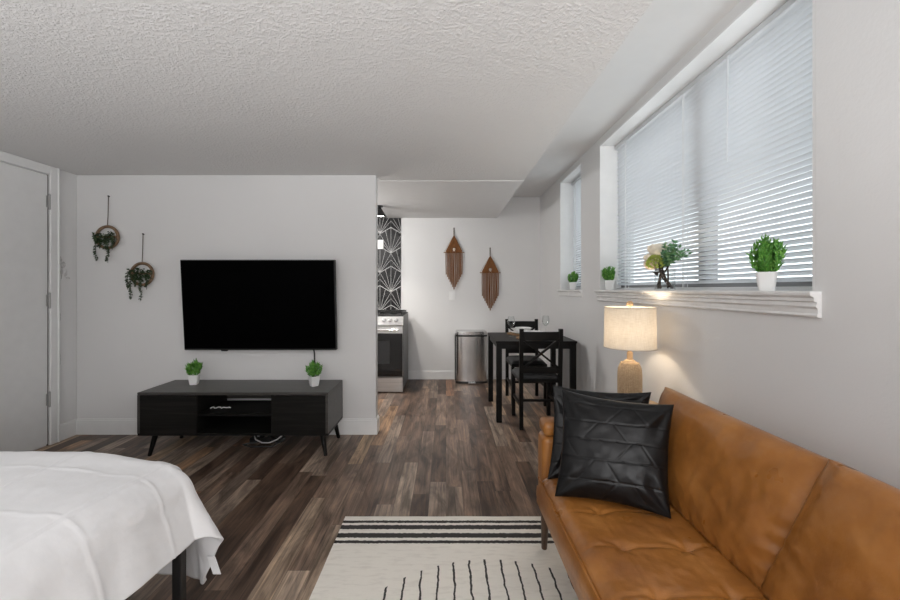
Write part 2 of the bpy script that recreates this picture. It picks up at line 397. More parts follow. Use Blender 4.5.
# flaking plaster next to the door casing
def chip(name, label, spots):
    m = MB(); rs = random.Random(len(label))
    for (yc, zc, ry, rz) in spots:
        n = 14; ph = rs.random()*6
        pr = [(yc + ry*math.cos(2*PI*k/n)*(1+.35*math.sin(3*2*PI*k/n+ph)+rs.uniform(-.2, .2)), zc + rz*math.sin(2*PI*k/n)*(1+.3*math.sin(2*2*PI*k/n+ph*2)+rs.uniform(-.2, .2))) for k in range(n)]
        m.ring_surface([[Vector((XL-.001, a, b)) for a, b in pr], [Vector((XL+.004, yc+(a-yc)*.85, zc+(b-zc)*.85)) for a, b in pr]])
    o = m.build(name, 'plaster_chip', loc=(XL, spots[0][0], spots[0][1])); tag(o, label, 'plaster damage')
chip('plaster_chip', 'flaking patch of plaster on the left wall between door casing and corner', [(3.245, 1.41, .022, .035), (3.27, 1.35, .014, .03), (3.225, 1.46, .010, .03), (3.29, 1.31, .02, .010), (3.235, 1.35, .008, .05)])
chip('plaster_crack', 'thin wavy crack in the paint below the flaking plaster patch', [(3.212, 1.07, .004, .05), (3.222, 1.0, .004, .04), (3.212, .93, .004, .04)])
chip('plaster_crack', 'lowest short crack in the paint beside the door casing', [(3.212, .74, .004, .06), (3.222, .66, .004, .05)])

# ------------------------------------------------------------------ windows with blinds
def window(name, W, depth_pane, mull):
    y0, y1, z0, z1 = W
    root = thing(name, 'window', 'window', (XR, (y0+y1)/2, z0)); struct(root)
    for k in ('label', 'category'): del root[k]
    XF = XR+.17
    f = MB(); fw = .045
    f.box(XF, XF+.06, y0, y0+fw, z0, z1).box(XF, XF+.06, y1-fw, y1, z0, z1).box(XF, XF+.06, y0, y1, z0, z0+fw).box(XF, XF+.06, y0, y1, z1-fw, z1)
    for yc, ww in mull: f.box(XF-.005, XF+.065, yc-ww/2, yc+ww/2, z0+fw, z1-fw)
    f.build('window_frame', 'window_frame_paint', root, smooth=0)
    MB().box(XF+.028, XF+.034, y0+fw, y1-fw, z0+fw, z1-fw).build('window_glass', 'pane_glass', root, smooth=0)
    lin = MB(); li = .012     # painted lining boards of the reveal
    lin.box(XR-.004, XF, y1-li, y1, z0, z1).box(XR+.002, XF, y0, y0+li, z0, z1).box(XR-.004, XF, y0, y1, z1-li, z1)
    lin.build('window_lining', 'trim_paint', root, smooth=0)
    return root
w1 = window('window_1', W1, 0, [(2.25, .06)])
w2 = window('window_2', W2, 0, [])
def sill(root, y0, y1, proj, apron):
    prof = [(XR+.165, 1.212), (XR-proj, 1.212), (XR-proj-.003, 1.207), (XR-proj-.002, 1.198), (XR-proj+.004, 1.194)]
    if apron: prof += [(XR-proj+.012, 1.190), (XR-proj+.012, 1.178), (XR-.016, 1.174), (XR-.020, 1.160), (XR-.013, 1.152), (XR-.012, 1.135), (XR-.016, 1.128), (XR-.012, 1.122), (XR+.0005, 1.120), (XR+.0005, 1.203)]
    else: prof += [(XR-.012, 1.188), (XR-.012, 1.150), (XR-.008, 1.145), (XR+.0005, 1.145), (XR+.0005, 1.203)]
    prof += [(XR+.165, 1.203)]
    n = 60; rings = []
    for i in range(n+1):
        y = y0+(y1-y0)*i/n
        rings.append([Vector((px + (.0022*noise.noise(Vector((px*40, y*9, pz*60))) if px < XR-.002 else 0), y, pz + .0015*noise.noise(Vector((y*7, pz*50, 3))))) for px, pz in prof])
    MB().ring_surface(rings).build('window_sill', 'sill_paint', root, smooth=25)
    return root
sill(w1, 1.357, 3.335, .038, True)
sill(w2, 3.74, 4.49, .03, False)
# short returns of the sill inside the opening already covered by the profile
def blind(W, label, tilt, pitch, cords, wand, xb=1.412, bot=.012, group=None):
    y0, y1, z0, z1 = W; y0 += .018; y1 -= .018
    ztop = z1-.014
    root = thing('window_blind', label, 'blind', (xb, (y0+y1)/2, ztop))
    MB().box(xb-.02, xb+.02, y0, y1, ztop-.03, ztop, .003, 1).build('headrail', 'slat', root, smooth=0)
    m = MB(); zz = ztop-.045; w = .0255
    ca, sa = math.cos(math.radians(tilt)), math.sin(math.radians(tilt))
    zb = z0+.007+bot
    while zz > zb+.012:
        jit = random.uniform(-.0004, .0004)
        rings = []
        for i in range(7):
            s_ = -1+2*i/6
            crown = .0034*(1-s_*s_)
            # inner (room side, -x) edge up
            rings.append((xb + s_*w/2*ca + crown*sa, zz+jit - s_*w/2*sa + crown*ca))
        up = [(a+sa*.0005, b+ca*.0005) for a, b in rings]; lo = [(a-sa*.0005, b-ca*.0005) for a, b in rings][::-1]
        loop = up+lo
        m.ring_surface([[Vector((a, yy, b)) for a, b in loop] for yy in (y0+.004, y1-.004)])
        zz -= pitch
    m.build('slats', 'slat', root, smooth=30)
    MB().box(xb-.012, xb+.012, y0+.004, y1-.004, zb-.016, zb+.006, .003, 1).build('bottom_rail', 'slat', root, smooth=0)
    for yc in cords:
        c = MB()
        for dy in (-.006, .006):
            c.tube([(xb-.012, yc+dy, ztop-.03), (xb-.0125, yc+dy, zb-.005)], .0017, 5)
        c.tube([(xb+.012, yc, ztop-.03), (xb+.0125, yc, zb-.005)], .0017, 5)
        c.build('ladder_cord', 'cable_white', root)
    if wand:
        c = MB(); c.tube([(xb-.024, wand, ztop-.03), (xb-.028, wand, ztop-.55)], .004, 6); c.ball((xb-.024, wand, ztop-.03), .006, 8)
        c.build('tilt_wand', 'clear_glass' if False else 'slat', root)
    # hem the blind onto the reveal by its two brackets
    for ya, yb in ((y0-.006, y0+.001), (y1-.001, y1+.006)):
        MB().box(xb-.022, xb+.022, ya, yb, ztop-.032, ztop+.002).build('bracket', 'slat', root, smooth=0)
    return root
blind(W1, 'wide white venetian blind with open tilted slats in the big window', 45, .0254, (1.52, 2.36, 3.12), 1.97)
blind(W2, 'narrow white venetian blind in the small far window', 32, .0242, (3.9, 4.32), 4.1)

# ------------------------------------------------------------------ plants
def square_pot(m, w0, w1, h, wall=.004, r=.25):
    def ring(w, z, n=6):
        pts = []; rr = w*r
        for cx, cy, a0 in ((1, 1, 0), (-1, 1, 90), (-1, -1, 180), (1, -1, 270)):
            for k in range(n+1):
                a = math.radians(a0 + 90*k/n)
                pts.append(Vector((cx*(w/2-rr)+rr*math.cos(a), cy*(w/2-rr)+rr*math.sin(a), z)))
        return pts
    rings = [ring(w0*.92, 0), ring(w0, .004)]
    for k in range(1, 6): rings.append(ring(w0+(w1-w0)*(k/5)**.85, .004+(h-.004)*k/5))
    rings += [ring(w1-2*wall, h), ring(w1-2*wall-.004, h-.012)]
    m.ring_surface(rings)
    return m
def foliage(m, h0, spread, height, stems, leaf_l, leaf_w, seed, updir=.55, rad=.02):
    rs = random.Random(seed); random.seed(seed)
    for i in range(stems):
        a = rs.uniform(0, 2*PI); e = rs.random()**.7
        top = Vector((math.cos(a)*spread*e, math.sin(a)*spread*e, height*(1-.42*e)*rs.uniform(.72, 1.08)))
        b = Vector((math.cos(a)*rad*e, math.sin(a)*rad*e, 0))
        nl = max(4, int(top.length/ (leaf_l*.30)))
        pts = []
        for k in range(nl+1):
            t_ = k/nl
            p = b.lerp(top, t_); p.x += math.cos(a)*spread*.18*math.sin(t_*PI)*e; p.y += math.sin(a)*spread*.18*math.sin(t_*PI)*e
            pts.append(p + Vector((0, 0, h0)))
        m.tube(pts[::max(1, nl//3)], .0010, 4, caps=False)
        for k in range(1, nl+1):
            d = (pts[k]-pts[k-1]).normalized()
            for q in range(2):
                an = rs.uniform(0, 2*PI)
                o = Vector((math.cos(an), math.sin(an), 0))
                m.leaf(pts[k], d*updir + o*(1-updir) + Vector((0, 0, .25)), leaf_l*rs.uniform(.7, 1.15), leaf_w, rs.uniform(-.1, .35))
    return m
def potted(name, label, loc, w0, w1, ph, spread, fh, stems, ll, lw, seed, r=.22, group=None):
    root = thing(name, label, 'plant', loc, group=group)
    square_pot(MB(), w0, w1, ph, r=r).build('pot', 'white_ceramic', root, local=True)
    MB().lathe([(w1*.40, ph-.014), (w1*.36, ph-.008), (.004, ph-.005)], n=16).build('soil', 'soil_moss', root, local=True)
    foliage(MB(), ph-.008, spread, fh, stems, ll, lw, seed, rad=w1*.36).build('foliage', 'leaf', root, local=True, smooth=0)
    return root
p1 = potted('potted_plant', 'small green plant in white square pot on the left of the black TV stand', (-1.983, 3.15, .469), .052, .072, .078, .055, .120, 30, .034, .0085, 3, .12)
p1.rotation_euler[2] = .25
p2 = dup(p1, (-1.022, 3.10, .469), .75, 'small green plant in white square pot at the right of the black TV stand')
p3 = potted('potted_plant', 'small bushy plant in white pot at the far left end of the wide window sill', (1.318, 3.22, 1.212), .056, .074, .078, .056, .125, 40, .022, .0085, 5, .2)
p3.rotation_euler[2] = -.4
p4 = potted('potted_plant', 'largest leafy green plant in white tapered pot at the right end of the window sill', (1.292, 1.612, 1.212), .052, .071, .076, .060, .150, 46, .026, .0072, 11, .2)
p4.rotation_euler[2] = -.68
p5 = dup(p3, (1.325, 4.17, 1.212), 1.2, 'small plant in white pot on the sill of the small far window')
# glass vase of flowers
vx, vy, vz = 1.305, 2.385, 1.212
vase = thing('flower_vase', 'clear glass vase of cream roses and green leaves on the wide window sill', 'flowers', (vx, vy, vz))
m = MB(); m.lathe([(.054, 0), (.056, .004), (.056, .125), (.0535, .125), (.0535, .008), (.001, .007)], (vx, vy, vz), 32, cap1=False)
m.build('vase', 'clear_glass', vase)
m = MB()
for k, (a0, a1, r0, r1) in enumerate([(3.3, 1.2, .03, .02), (.2, 3.4, .045, .02), (4.6, 5.1, .04, .015), (5.4, 2.2, .045, .03), (2.2, 5.6, .04, .025)]):
    pts = [Vector((vx + math.cos(a0+(a1-a0)*t_/8)*(r0+(r1-r0)*t_/8), vy + math.sin(a0+(a1-a0)*t_/8)*(r0+(r1-r0)*t_/8), vz + .012 + .165*t_/8)) for t_ in range(9)]
    m.tube(pts, .0045 if k else .007, 6)
m.tube([(vx-.01, vy-.06, vz+.022), (vx, vy-.02, vz+.05), (vx, vy+.02, vz+.11), (vx-.005, vy+.04, vz+.15)], .007, 6)
m.build('stems', 'dark_stem', vase)
m = MB(); m.leaf((vx-.03, vy+.055, vz+.118), (-.1, -1, .03), .13, .045, .05, (0, 0, 1)); m.leaf((vx-.035, vy+.05, vz+.112), (-.3, -.8, -.1), .11, .045, .15, (0, 0, 1))
m.build('dark_leaf', 'dark_stem', vase)
def rose(m, c, R, seed):
    rs = random.Random(seed); c = Vector(c)
    for ring, (n, top, sc) in enumerate(((3, 2.75, .62), (5, 2.45, .82), (6, 2.0, 1.0))):
        for k in range(n):
            a = 2*PI*k/n + ring*.5 + rs.uniform(-.2, .2)
            def fn(u, v, a=a, top=top, sc=sc):
                th = a + (u-.5)*1.7; ph = .35 + (top-.35*abs(2*u-1)**2-.35)*v
                r_ = R*sc*(1+.10*v*v+.03*math.sin(th*7))
                return c + Vector((math.cos(th)*math.sin(ph)*r_, math.sin(th)*math.sin(ph)*r_, -math.cos(ph)*r_*.85))
            m.grid(fn, 5, 6)
    m.ball(c, R*.52, 10)
    return m
rose(MB(), (vx-.03, vy+.025, vz+.250), .052, 1).build('rose', 'cream_petal', vase)
rose(MB(), (vx-.035, vy+.078, vz+.200), .046, 2).build('rose', 'cream_petal', vase)
rose(MB(), (vx-.045, vy+.062, vz+.160), .043, 3).build('rose', 'blush_petal', vase)
m = MB(); rs = random.Random(4)
for k in range(130):
    a, e = rs.uniform(0, 2*PI), rs.uniform(-.5, 1)
    rr = .042*math.sqrt(max(.1, 1-e*e)); c = Vector((vx-.062+rr*math.cos(a), vy-.012+rr*math.sin(a), vz+.160+.042*e))
    for q in range(4): m.leaf(c, (math.cos(a)+rs.uniform(-1, 1), math.sin(a)+rs.uniform(-1, 1), e+rs.uniform(-1, 1)), .014, .012, .1)
m.build('floret_cluster', 'lime_floret', vase, smooth=0)
m = MB(); rs = random.Random(9); random.seed(9)
for k in range(16):
    d = Vector((rs.uniform(-.35, .10), rs.uniform(-1.35, -.35), rs.uniform(.35, 1.0))).normalized(); b = Vector((vx-.015, vy-.01, vz+.135)); l = rs.uniform(.14, .235)
    pts = [b + d*l*t_/6 + Vector((0, -.012*t_/6, -.02*(t_/6)**2)) for t_ in range(7)]
    m.tube(pts, .0012, 4, caps=False)
    for p in pts[1:]:
        for q in range(3):
            o = Vector((rs.uniform(-1, 1), rs.uniform(-1, 1), rs.uniform(-.3, 1)))
            m.leaf(p, d*.4+o.normalized()*.8, .028, .017, .15)
m.build('eucalyptus_sprigs', 'euc', vase, smooth=0)
for (dx, dy, dz) in ((-.035, .10, .265), (-.045, .03, .222), (-.03, .06, .285)):
    pass

# ------------------------------------------------------------------ television wall
tvc = (-1.54, YP-.03, 1.088)
tv = thing('television', 'large black flat television mounted on the wall above the TV stand', 'television', (-1.54, 3.29, .718))
tl = math.atan((.055)/.74)
def tvpt(a, b, c):          # a across, b up from bottom, c toward the room
    return Vector((-1.528+a, 3.310 - b*math.sin(tl) - c*math.cos(tl), .718 + b*math.cos(tl) - c*math.sin(tl)))
def tvbox(m, a0, a1, b0, b1, c0, c1, bev=0.0):
    n0 = len(m.bm.verts); m.box(a0, a1, b0, b1, c0, c1, bev, 1); m.bm.verts.ensure_lookup_table()
    for v in m.bm.verts[n0:]: v.co = tvpt(*v.co)
    return m
TW, TH = .627, .742
tvbox(MB(), -TW, TW, 0, TH, -.02, .018, .004).build('bezel', 'tv_bezel', tv, smooth=0)
tvbox(MB(), -TW+.008, TW-.008, .014, TH-.008, .0175, .0195).build('screen', 'tv_screen', tv, smooth=0)
m = MB(); tvbox(m, -.30, .30, .15, .55, -.045, -.02, .01); m.build('rear_housing', 'tv_bezel', tv, smooth=0)
m = MB(); m.box(-1.75, -1.33, YP-.012, YP, .95, 1.30); m.bar((-1.66, YP-.012, 1.28), (-1.66, 3.30, 1.22), .03, .03); m.bar((-1.42, YP-.012, 1.28), (-1.42, 3.30, 1.22), .03, .03)
m.build('wall_mount', 'black_metal', tv, smooth=0)
m = MB(); tvbox(m, -.33, -.28, -.012, .002, -.012, .008, .002); m.build('infrared_sensor', 'tv_bezel', tv, smooth=0)
m = MB().tube([(-1.10, 3.315, .74), (-1.098, 3.335, .69), (-1.10, 3.350, .62), (-1.098, 3.352, .52), (-1.10, 3.352, .42), (-1.12, 3.345, .26)], .0055, 6)
tag(m.build('television_cable', 'cable_black', loc=(-1.02, 3.35, .26)), 'black cable hanging down the wall from the television behind the right plant', 'cable')
# TV stand
SX0, SX1, SY0, SY1, SZ0, SZ1 = -2.24, -.8555, 2.90, 3.31, .154, .469
st = thing('tv_stand', 'low dark wood TV stand with two doors, open shelf and splayed legs', 'tv stand', ((SX0+SX1)/2, (SY0+SY1)/2, 0))
D0, D1 = -1.805, -1.270      # edges of the open bay
m = MB(); m.box(SX0, SX1, SY0, SY1, SZ1-.02, SZ1, .002, 1); m.build('top_panel', 'espresso_top', st, smooth=0)
m = MB(); th = .018
m.box(SX0, SX1, SY0+.004, SY1, SZ0, SZ0+th)
m.box(D0-th, D0, SY0+.004, SY1-.01, SZ0+th, SZ1-.02); m.box(D1, D1+th, SY0+.004, SY1-.01, SZ0+th, SZ1-.02)
m.build('carcass', 'espresso', st, smooth=0)
m = MB(); m.box(SX1-th, SX1, SY0, SY1, SZ0+th, SZ1-.02); m.build('side_panel', 'espresso_top', st, smooth=0)
m = MB(); m.box(SX0, SX0+th, SY0, SY1, SZ0+th, SZ1-.02); m.build('side_panel', 'espresso_top', st, smooth=0)
m = MB(); m.box(D0, D1, SY0+.012, SY1-.05, .296, .312); m.build('shelf', 'espresso', st, smooth=0)
m = MB(); m.box(SX0+th, D0-th, SY1-.01, SY1-.004, SZ0+th, SZ1-.02); m.box(D1+th, SX1-th, SY1-.01, SY1-.004, SZ0+th, SZ1-.02)
m.box(D0-th, D1+th, SY1-.01, SY1-.004, .316, .418); m.box(D0-th, D1+th, SY1-.01, SY1-.004, SZ0+th, .268); m.build('back_panel', 'espresso_top', st, smooth=0)
for a, b in ((SX0+th+.002, D0-.003), (D1+.003, SX1-th-.002)):
    dr = MB().box(a, b, SY0-.002, SY0+.016, SZ0+.004, SZ1-.024, .0015, 1).build('door', 'espresso', st, smooth=0)
for lx, sx_ in ((SX0+.10, -1), (SX1-.055, 1)):
    for ly, sy_ in ((SY0+.05, -1), (SY1-.05, 1)):
        MB().tube([(lx, ly, SZ0), (lx+.03*sx_, ly+.022*sy_, 0)], [.020, .013], 14).build('leg', 'black_wood', st)
m = MB().tube([(-1.78+.012*k, 3.02+.008*math.sin(k*1.3), .3185+.010*abs(math.sin(k*.9))) for k in range(14)], .004, 6)
tag(m.build('cable', 'cable_white', loc=(-1.7, 3.02, .313)), 'short loose white cable lying on the shelf inside the TV stand', 'cable')
ps = thing('power_strip', 'black power strip with cables on the floor under the TV stand', 'power strip', (-1.44, 3.2, 0))
MB().box(-1.56, -1.30, 3.17, 3.215, .0, .035, .006, 2).build('strip_body', 'cable_black', ps)
for k in range(4): MB().box(-1.54+.06*k, -1.51+.06*k, 3.172, 3.21, .035, .052, .004, 1).build('plug', 'cable_black', ps)
MB().tube([(-1.50, 3.215, .035), (-1.53, 3.19, .058), (-1.50, 3.15, .035), (-1.44, 3.13, .018), (-1.38, 3.13, .018), (-1.33, 3.15, .035), (-1.30, 3.19, .058), (-1.27, 3.24, .075)], .005, 6).build('power_cable', 'cable_white', ps)
MB().tube([(-1.3, 3.2, .045), (-1.26, 3.13, .05), (-1.33, 3.07, .012), (-1.5, 3.07, .010), (-1.58, 3.11, .010), (-1.5, 3.15, .012)], .006, 6).build('power_cable', 'cable_black', ps)

# hanging hoop planters
def planter(label, X, zr, nz, strands, seed):
    Yc = YP-.022; rs = random.Random(seed); random.seed(seed)
    root = thing('hoop_planter', label, 'hanging planter', (X, YP, zr))
    R = .090
    MB().tube([(X, YP-.012, nz), (X-.002, YP-.014, (nz+zr)/2), (X, Yc, zr+R)], .0028, 6).build('cord', 'string', root)
    MB().tube([(X, YP, nz), (X, YP-.016, nz+.002)], [.004, .006], 8).build('nail', 'black_metal', root)
    m = MB(); n = 40
    m.ring_surface([[Vector((X+(R+.012*math.cos(2*PI*k/8))*math.cos(2*PI*i/n), Yc+.012*math.sin(2*PI*k/8), zr+(R+.012*math.cos(2*PI*k/8))*math.sin(2*PI*i/n))) for k in range(8)] for i in range(n+1)], True, False, False)
    m.build('hoop', 'hoop_wood', root)
    m = MB()
    def fn(u, v):
        a = PI + u*PI; return Vector((X+R*.95*math.cos(a)*v, Yc-.002, zr+.02+(R*.95)*math.sin(a)*v*.75))
    m.box(X-R*.92, X+R*.92, Yc-.018, Yc+.014, zr-.005, zr+.012, .006, 1); m.build('moss_tray', 'hoop_wood', root)
    m = MB()
    for k in range(150):
        x_ = rs.uniform(-.98, .98)*R; z_ = zr + rs.uniform(-.055, .045)*(1-.3*abs(x_/R))
        m.leaf((X+x_, Yc-rs.uniform(0, .035), z_), (rs.uniform(-1, 1), rs.uniform(-1, -.1), rs.uniform(-1, .7)), .026, .017, .2)
    for (dx, ln) in strands:
        n = int(ln/.011)
        for k in range(n):
            x_ = X+dx+.006*math.sin(k*.5+dx*90); z_ = zr+.005-k*.011
            for q in range(4): m.leaf((x_, Yc-.022, z_), (rs.uniform(-1, 1), rs.uniform(-1, .3), rs.uniform(-.9, .3)), .019, .013, .2)
        m.tube([(X+dx, Yc-.02, zr), (X+dx, Yc-.022, zr-ln)], .0018, 5)
    m.build('trailing_foliage', 'moss_leaf', root, smooth=0)
planter('upper left wooden hoop planter with trailing dark greenery nearest the door', -2.83, 1.652, 1.997, [(-.078, .20), (.022, .215), (-.045, .10), (.06, .105), (.0, .11)], 21)
planter('lower wooden hoop planter with trailing dark greenery nearer the television', -2.54, 1.345, 1.68, [(-.105, .13), (-.08, .215), (.005, .225), (.055, .13), (-.04, .11)], 22)

# ------------------------------------------------------------------ kitchen end
# tile backsplash panel with ray pattern
PX0, PX1, PZ0, PZ1, PY = -1.60, -.61, .90, CEIL, YB-.010
m = MB().box(PX0, PX1, PY, YB, PZ0, PZ1)
def seg(p, q, wd=.0038):
    t0, t1 = 0., 1.; dx, dz = q[0]-p[0], q[1]-p[1]
    for pp, qq in ((-dx, p[0]-PX0), (dx, PX1-p[0]), (-dz, p[1]-PZ0), (dz, PZ1-p[1])):
        if abs(pp) < 1e-9:
            if qq < 0: return
        else:
            r = qq/pp
            if pp < 0: t0 = max(t0, r)
            else: t1 = min(t1, r)
    if t1-t0 < .02: return
    a = (p[0]+dx*t0, p[1]+dz*t0); b = (p[0]+dx*t1, p[1]+dz*t1); l = math.hypot(b[0]-a[0], b[1]-a[1]); nx, nz = -(b[1]-a[1])/l*wd/2, (b[0]-a[0])/l*wd/2
    y = PY-.0006
    f = m.quad((a[0]+nx, y, a[1]+nz), (b[0]+nx, y, b[1]+nz), (b[0]-nx, y, b[1]-nz), (a[0]-nx, y, a[1]-nz), mi=1)
S_ = .171; HW = .148
for c in range(-8, 3):
    for r in range(-3, 5):
        ox = -.745 + c*HW; oz = 1.708 + r*2*.2625 + (.2625 if c % 2 else 0) - (0 if True else 0)
        P = [(ox, oz), (ox+HW, oz+S_/2), (ox+HW, oz+S_*1.5), (ox, oz+2*S_), (ox-HW, oz+S_*1.5), (ox-HW, oz+S_/2)]
        for i in range(6): seg(P[i], P[(i+1) % 6], .0036)
        for tgt in (P[3], P[2], P[4], ((P[2][0]+P[3][0])/2, (P[2][1]+P[3][1])/2), ((P[4][0]+P[3][0])/2, (P[4][1]+P[3][1])/2), (P[1][0], oz+S_*1.0), (P[5][0], oz+S_*1.0)):
            seg(P[0], tgt)
struct(m.build('wall_tiles', ['tile_black', 'tile_line'], loc=((PX0+PX1)/2, YB, PZ0), smooth=0))
o = MB().box(-.955, -.845, PY-.009, PY-.001, 1.76, 1.885, .002, 1).build('wall_plate', 'switch_plastic', loc=(-.9, PY, 1.76), smooth=0)
tag(o, 'white wall plate mounted on the black tiles above the stove', 'switch')
MB().box(-.925, -.875, PY-.012, PY-.008, 1.79, 1.855, .002, 1).build('rocker', 'switch_plastic', o, smooth=0)
o = MB().box(.040, .125, YB-.007, YB, 1.065, 1.185, .002, 1).build('light_switch', 'switch_plastic', loc=(.08, YB, 1.065), smooth=0)
tag(o, 'white switch plate on the back wall below the left wall hanging', 'switch')
MB().box(.066, .099, YB-.010, YB-.006, 1.095, 1.155, .002, 1).build('rocker', 'switch_plastic', o, smooth=0)
# ceiling spotlight
sp = thing('ceiling_spotlight', 'black cone ceiling lamp glowing at the edge of the kitchen partition', 'lamp', (-.775, 4.62, CEIL))
MB().lathe([(.045, CEIL), (.045, CEIL-.014), (.02, CEIL-.018), (.03, CEIL-.03), (.092, CEIL-.128), (.088, CEIL-.128), (.026, CEIL-.034), (.005, CEIL-.03)], (-.775, 4.62, 0), 28).build('lamp_shade', 'black_metal', sp)
MB().lathe([(.070, CEIL-.105), (.0705, CEIL-.110), (.02, CEIL-.118), (.001, CEIL-.119)], (-.775, 4.62, 0), 24).build('bulb', 'spot_glow', sp)
# stove
X0, X1, Yf, Yk = -1.264, -.504, 4.69, 5.34
sv = thing('stove', 'stainless steel kitchen range with black oven door and front knobs', 'stove', ((X0+X1)/2, (Yf+Yk)/2, 0))
MB().box(X0+.004, X1-.0, Yf+.035, Yk, .03, .905).build('body', 'stove_side', sv, smooth=0)
MB().box(X0+.02, X1-.02, Yf+.04, Yk-.03, 0, .03).build('base', 'cast_iron', sv, smooth=0)
MB().box(X0+.004, X1-.004, Yf+.004, Yf+.035, .012, .178, .004, 1).build('drawer', 'stovesteel', sv, smooth=0)
dr = MB().box(X0+.004, X1-.004, Yf, Yf+.035, .186, .785, .004, 1).build('oven_door', 'stovesteel', sv, smooth=0)
MB().box(X0+.006, X1-.006, Yf-.004, Yf+.002, .192, .70).build('door_glass', 'oven_glass', dr, smooth=0)
MB().box(-1.11, -.657, Yf-.006, Yf-.003, .34, .615).build('oven_window', 'oven_window', dr, smooth=0)
m = MB().tube([(X0+.05, Yf-.045, .742), (X1-.05, Yf-.045, .742)], .011, 12)
for xx in (X0+.09, X1-.09): m.tube([(xx, Yf-.045, .742), (xx, Yf, .742)], .008, 8)
m.build('handle', 'chrome', dr)
pts = [(Yf-.005, .792), (Yf-.008, .80), (Yf+.028, .893), (Yf+.06, .905), (Yf+.06, .792)]
MB().ring_surface([[Vector((xx, a, b)) for a, b in pts] for xx in (X0, X1)]).build('control_panel', 'stovesteel', sv, smooth=0)
for kx in (-1.18, -1.11, -1.04, -.727, -.657, -.587):
    k = MB().lathe([(.026, 0), (.026, .004), (.021, .006), (.019, .026), (.016, .029), (.001, .03)], n=20); k.box(-.004, .004, -.018, .018, .027, .034, .001, 1)
    R_ = Matrix.Rotation(math.radians(90-21), 4, 'X')
    for v in k.bm.verts: v.co = R_ @ v.co + Vector((kx, Yf+.011, .850))
    k.build('knob', 'chrome', sv)
MB().ring_surface([[Vector((xx, a, b)) for a, b in ((Yf-.002, .818), (Yf+.018, .875), (Yf+.022, .872), (Yf+.004, .815))] for xx in (-.985, -.845)]).build('display', 'oven_glass', sv, smooth=0)
MB().box(X0, X1, Yf+.04, Yk, .905, .916, .003, 1).build('cooktop', 'cast_iron', sv, smooth=0)
for gx in (-1.13, -.885, -.64):
    m = MB()
    for yy in (Yf+.07, Yf+.33, Yf+.60): m.box(gx-.115, gx+.115, yy, yy+.012, .930, .944)
    for xx in (gx-.115, gx-.006, gx+.103): m.box(xx, xx+.012, Yf+.07, Yf+.61, .930, .944)
    for xx in (gx-.115, gx+.103):
        for yy in (Yf+.07, Yf+.60): m.box(xx, xx+.012, yy, yy+.012, .914, .932)
    m.build('burner_grate', 'cast_iron', sv, smooth=0)
    for yy in (Yf+.2, Yf+.47): MB().lathe([(.045, .914), (.045, .924), (.03, .928), (.001, .929)], (gx, yy, 0), 20).build('burner', 'cast_iron', sv)
# wall hangings
def hanging(label, X, ztop, zap, zrod, zside, zbot):
    Yc = YB-.018; root = thing('macrame_hanging', label, 'wall hanging', (X, YB, zrod))
    MB().tube([(X-.004, YB-.006, ztop), (X-.004, Yc, zap)], .0035, 6).tube([(X+.004, YB-.006, ztop), (X+.004, Yc, zap)], .0035, 6).ball((X, YB-.007, ztop), .008, 8).build('hanging_cord', 'string', root)
    MB().tube([(X-.14, Yc, zrod), (X+.14, Yc, zrod)], .005, 8).build('rod', 'rope_brown', root)
    for s_ in (-1, 1): MB().tube([(X+s_*.008, Yc, zap-.01), (X+s_*.138, Yc, zrod+.003)], .0022, 5).build('side_thread', 'grey_thread', root)
    m = MB(); hw = .098; n = 17
    for i in range(n):       # woven triangle of slanting cords with a diamond opening
        f = -1+2*i/(n-1)
        top = zap-(zap-zrod)*abs(f)*.86
        rr = .0072
        if abs(f) < .22: m.tube([(X+f*hw, Yc-.004, top), (X+f*hw*1.02, Yc-.006, zrod+.062)], rr, 6)
        else: m.tube([(X+f*hw, Yc-.004, top), (X+f*hw*1.02, Yc-.006, zrod+.004)], rr, 6)
    for s_ in (-1, 1):
        for k in range(3): m.tube([(X, Yc-.010, zap-.005-.02*k), (X+s_*(.108-.012*k), Yc-.010, zrod+.010-.004*k)], .0075, 6)
        m.tube([(X, Yc-.012, zrod+.085), (X+s_*.03, Yc-.012, zrod+.04), (X, Yc-.012, zrod)], .006, 6)
    m.build('woven_triangle', 'rope_brown', root)
    MB().ball((X, Yc-.004, zrod+.036), .017, 10, (1, .5, 1.35)).build('bead', 'pale_bead', root)
    m = MB(); n = 13; rs = random.Random(5)
    for i in range(n):
        f = -1+2*i/(n-1); step = math.floor(abs(f)*6+.2)/6
        zb = zbot+(zside-zbot)*step
        pts = [(X+f*.108, Yc-.004-.006*(i % 2), zrod+.004), (X+f*.110+rs.uniform(-.004, .004), Yc-.006, (zrod+zb)/2), (X+f*.106, Yc-.006-.004*(i % 2), zb)]
        m.tube(pts, [.0066, .0062, .0068], 6); m.tube([pts[-1], Vector(pts[-1])-Vector((0, 0, .012))], [.0075, .0085], 6)
    m.build('fringe', 'rope_brown', root)
def bz(y): return CH + (289-y)*(YB-.02)/400
hanging('brown macrame wall hanging on the left, higher one of the pair on the back wall', (454-446)*5.4/400, bz(228), bz(235.5), bz(252.5), bz(273.5), bz(288.5))
hanging('brown macrame wall hanging on the right, lower one above the dining table', (490.2-446)*5.4/400, bz(248), bz(256), bz(272.7), bz(295), bz(309.5))
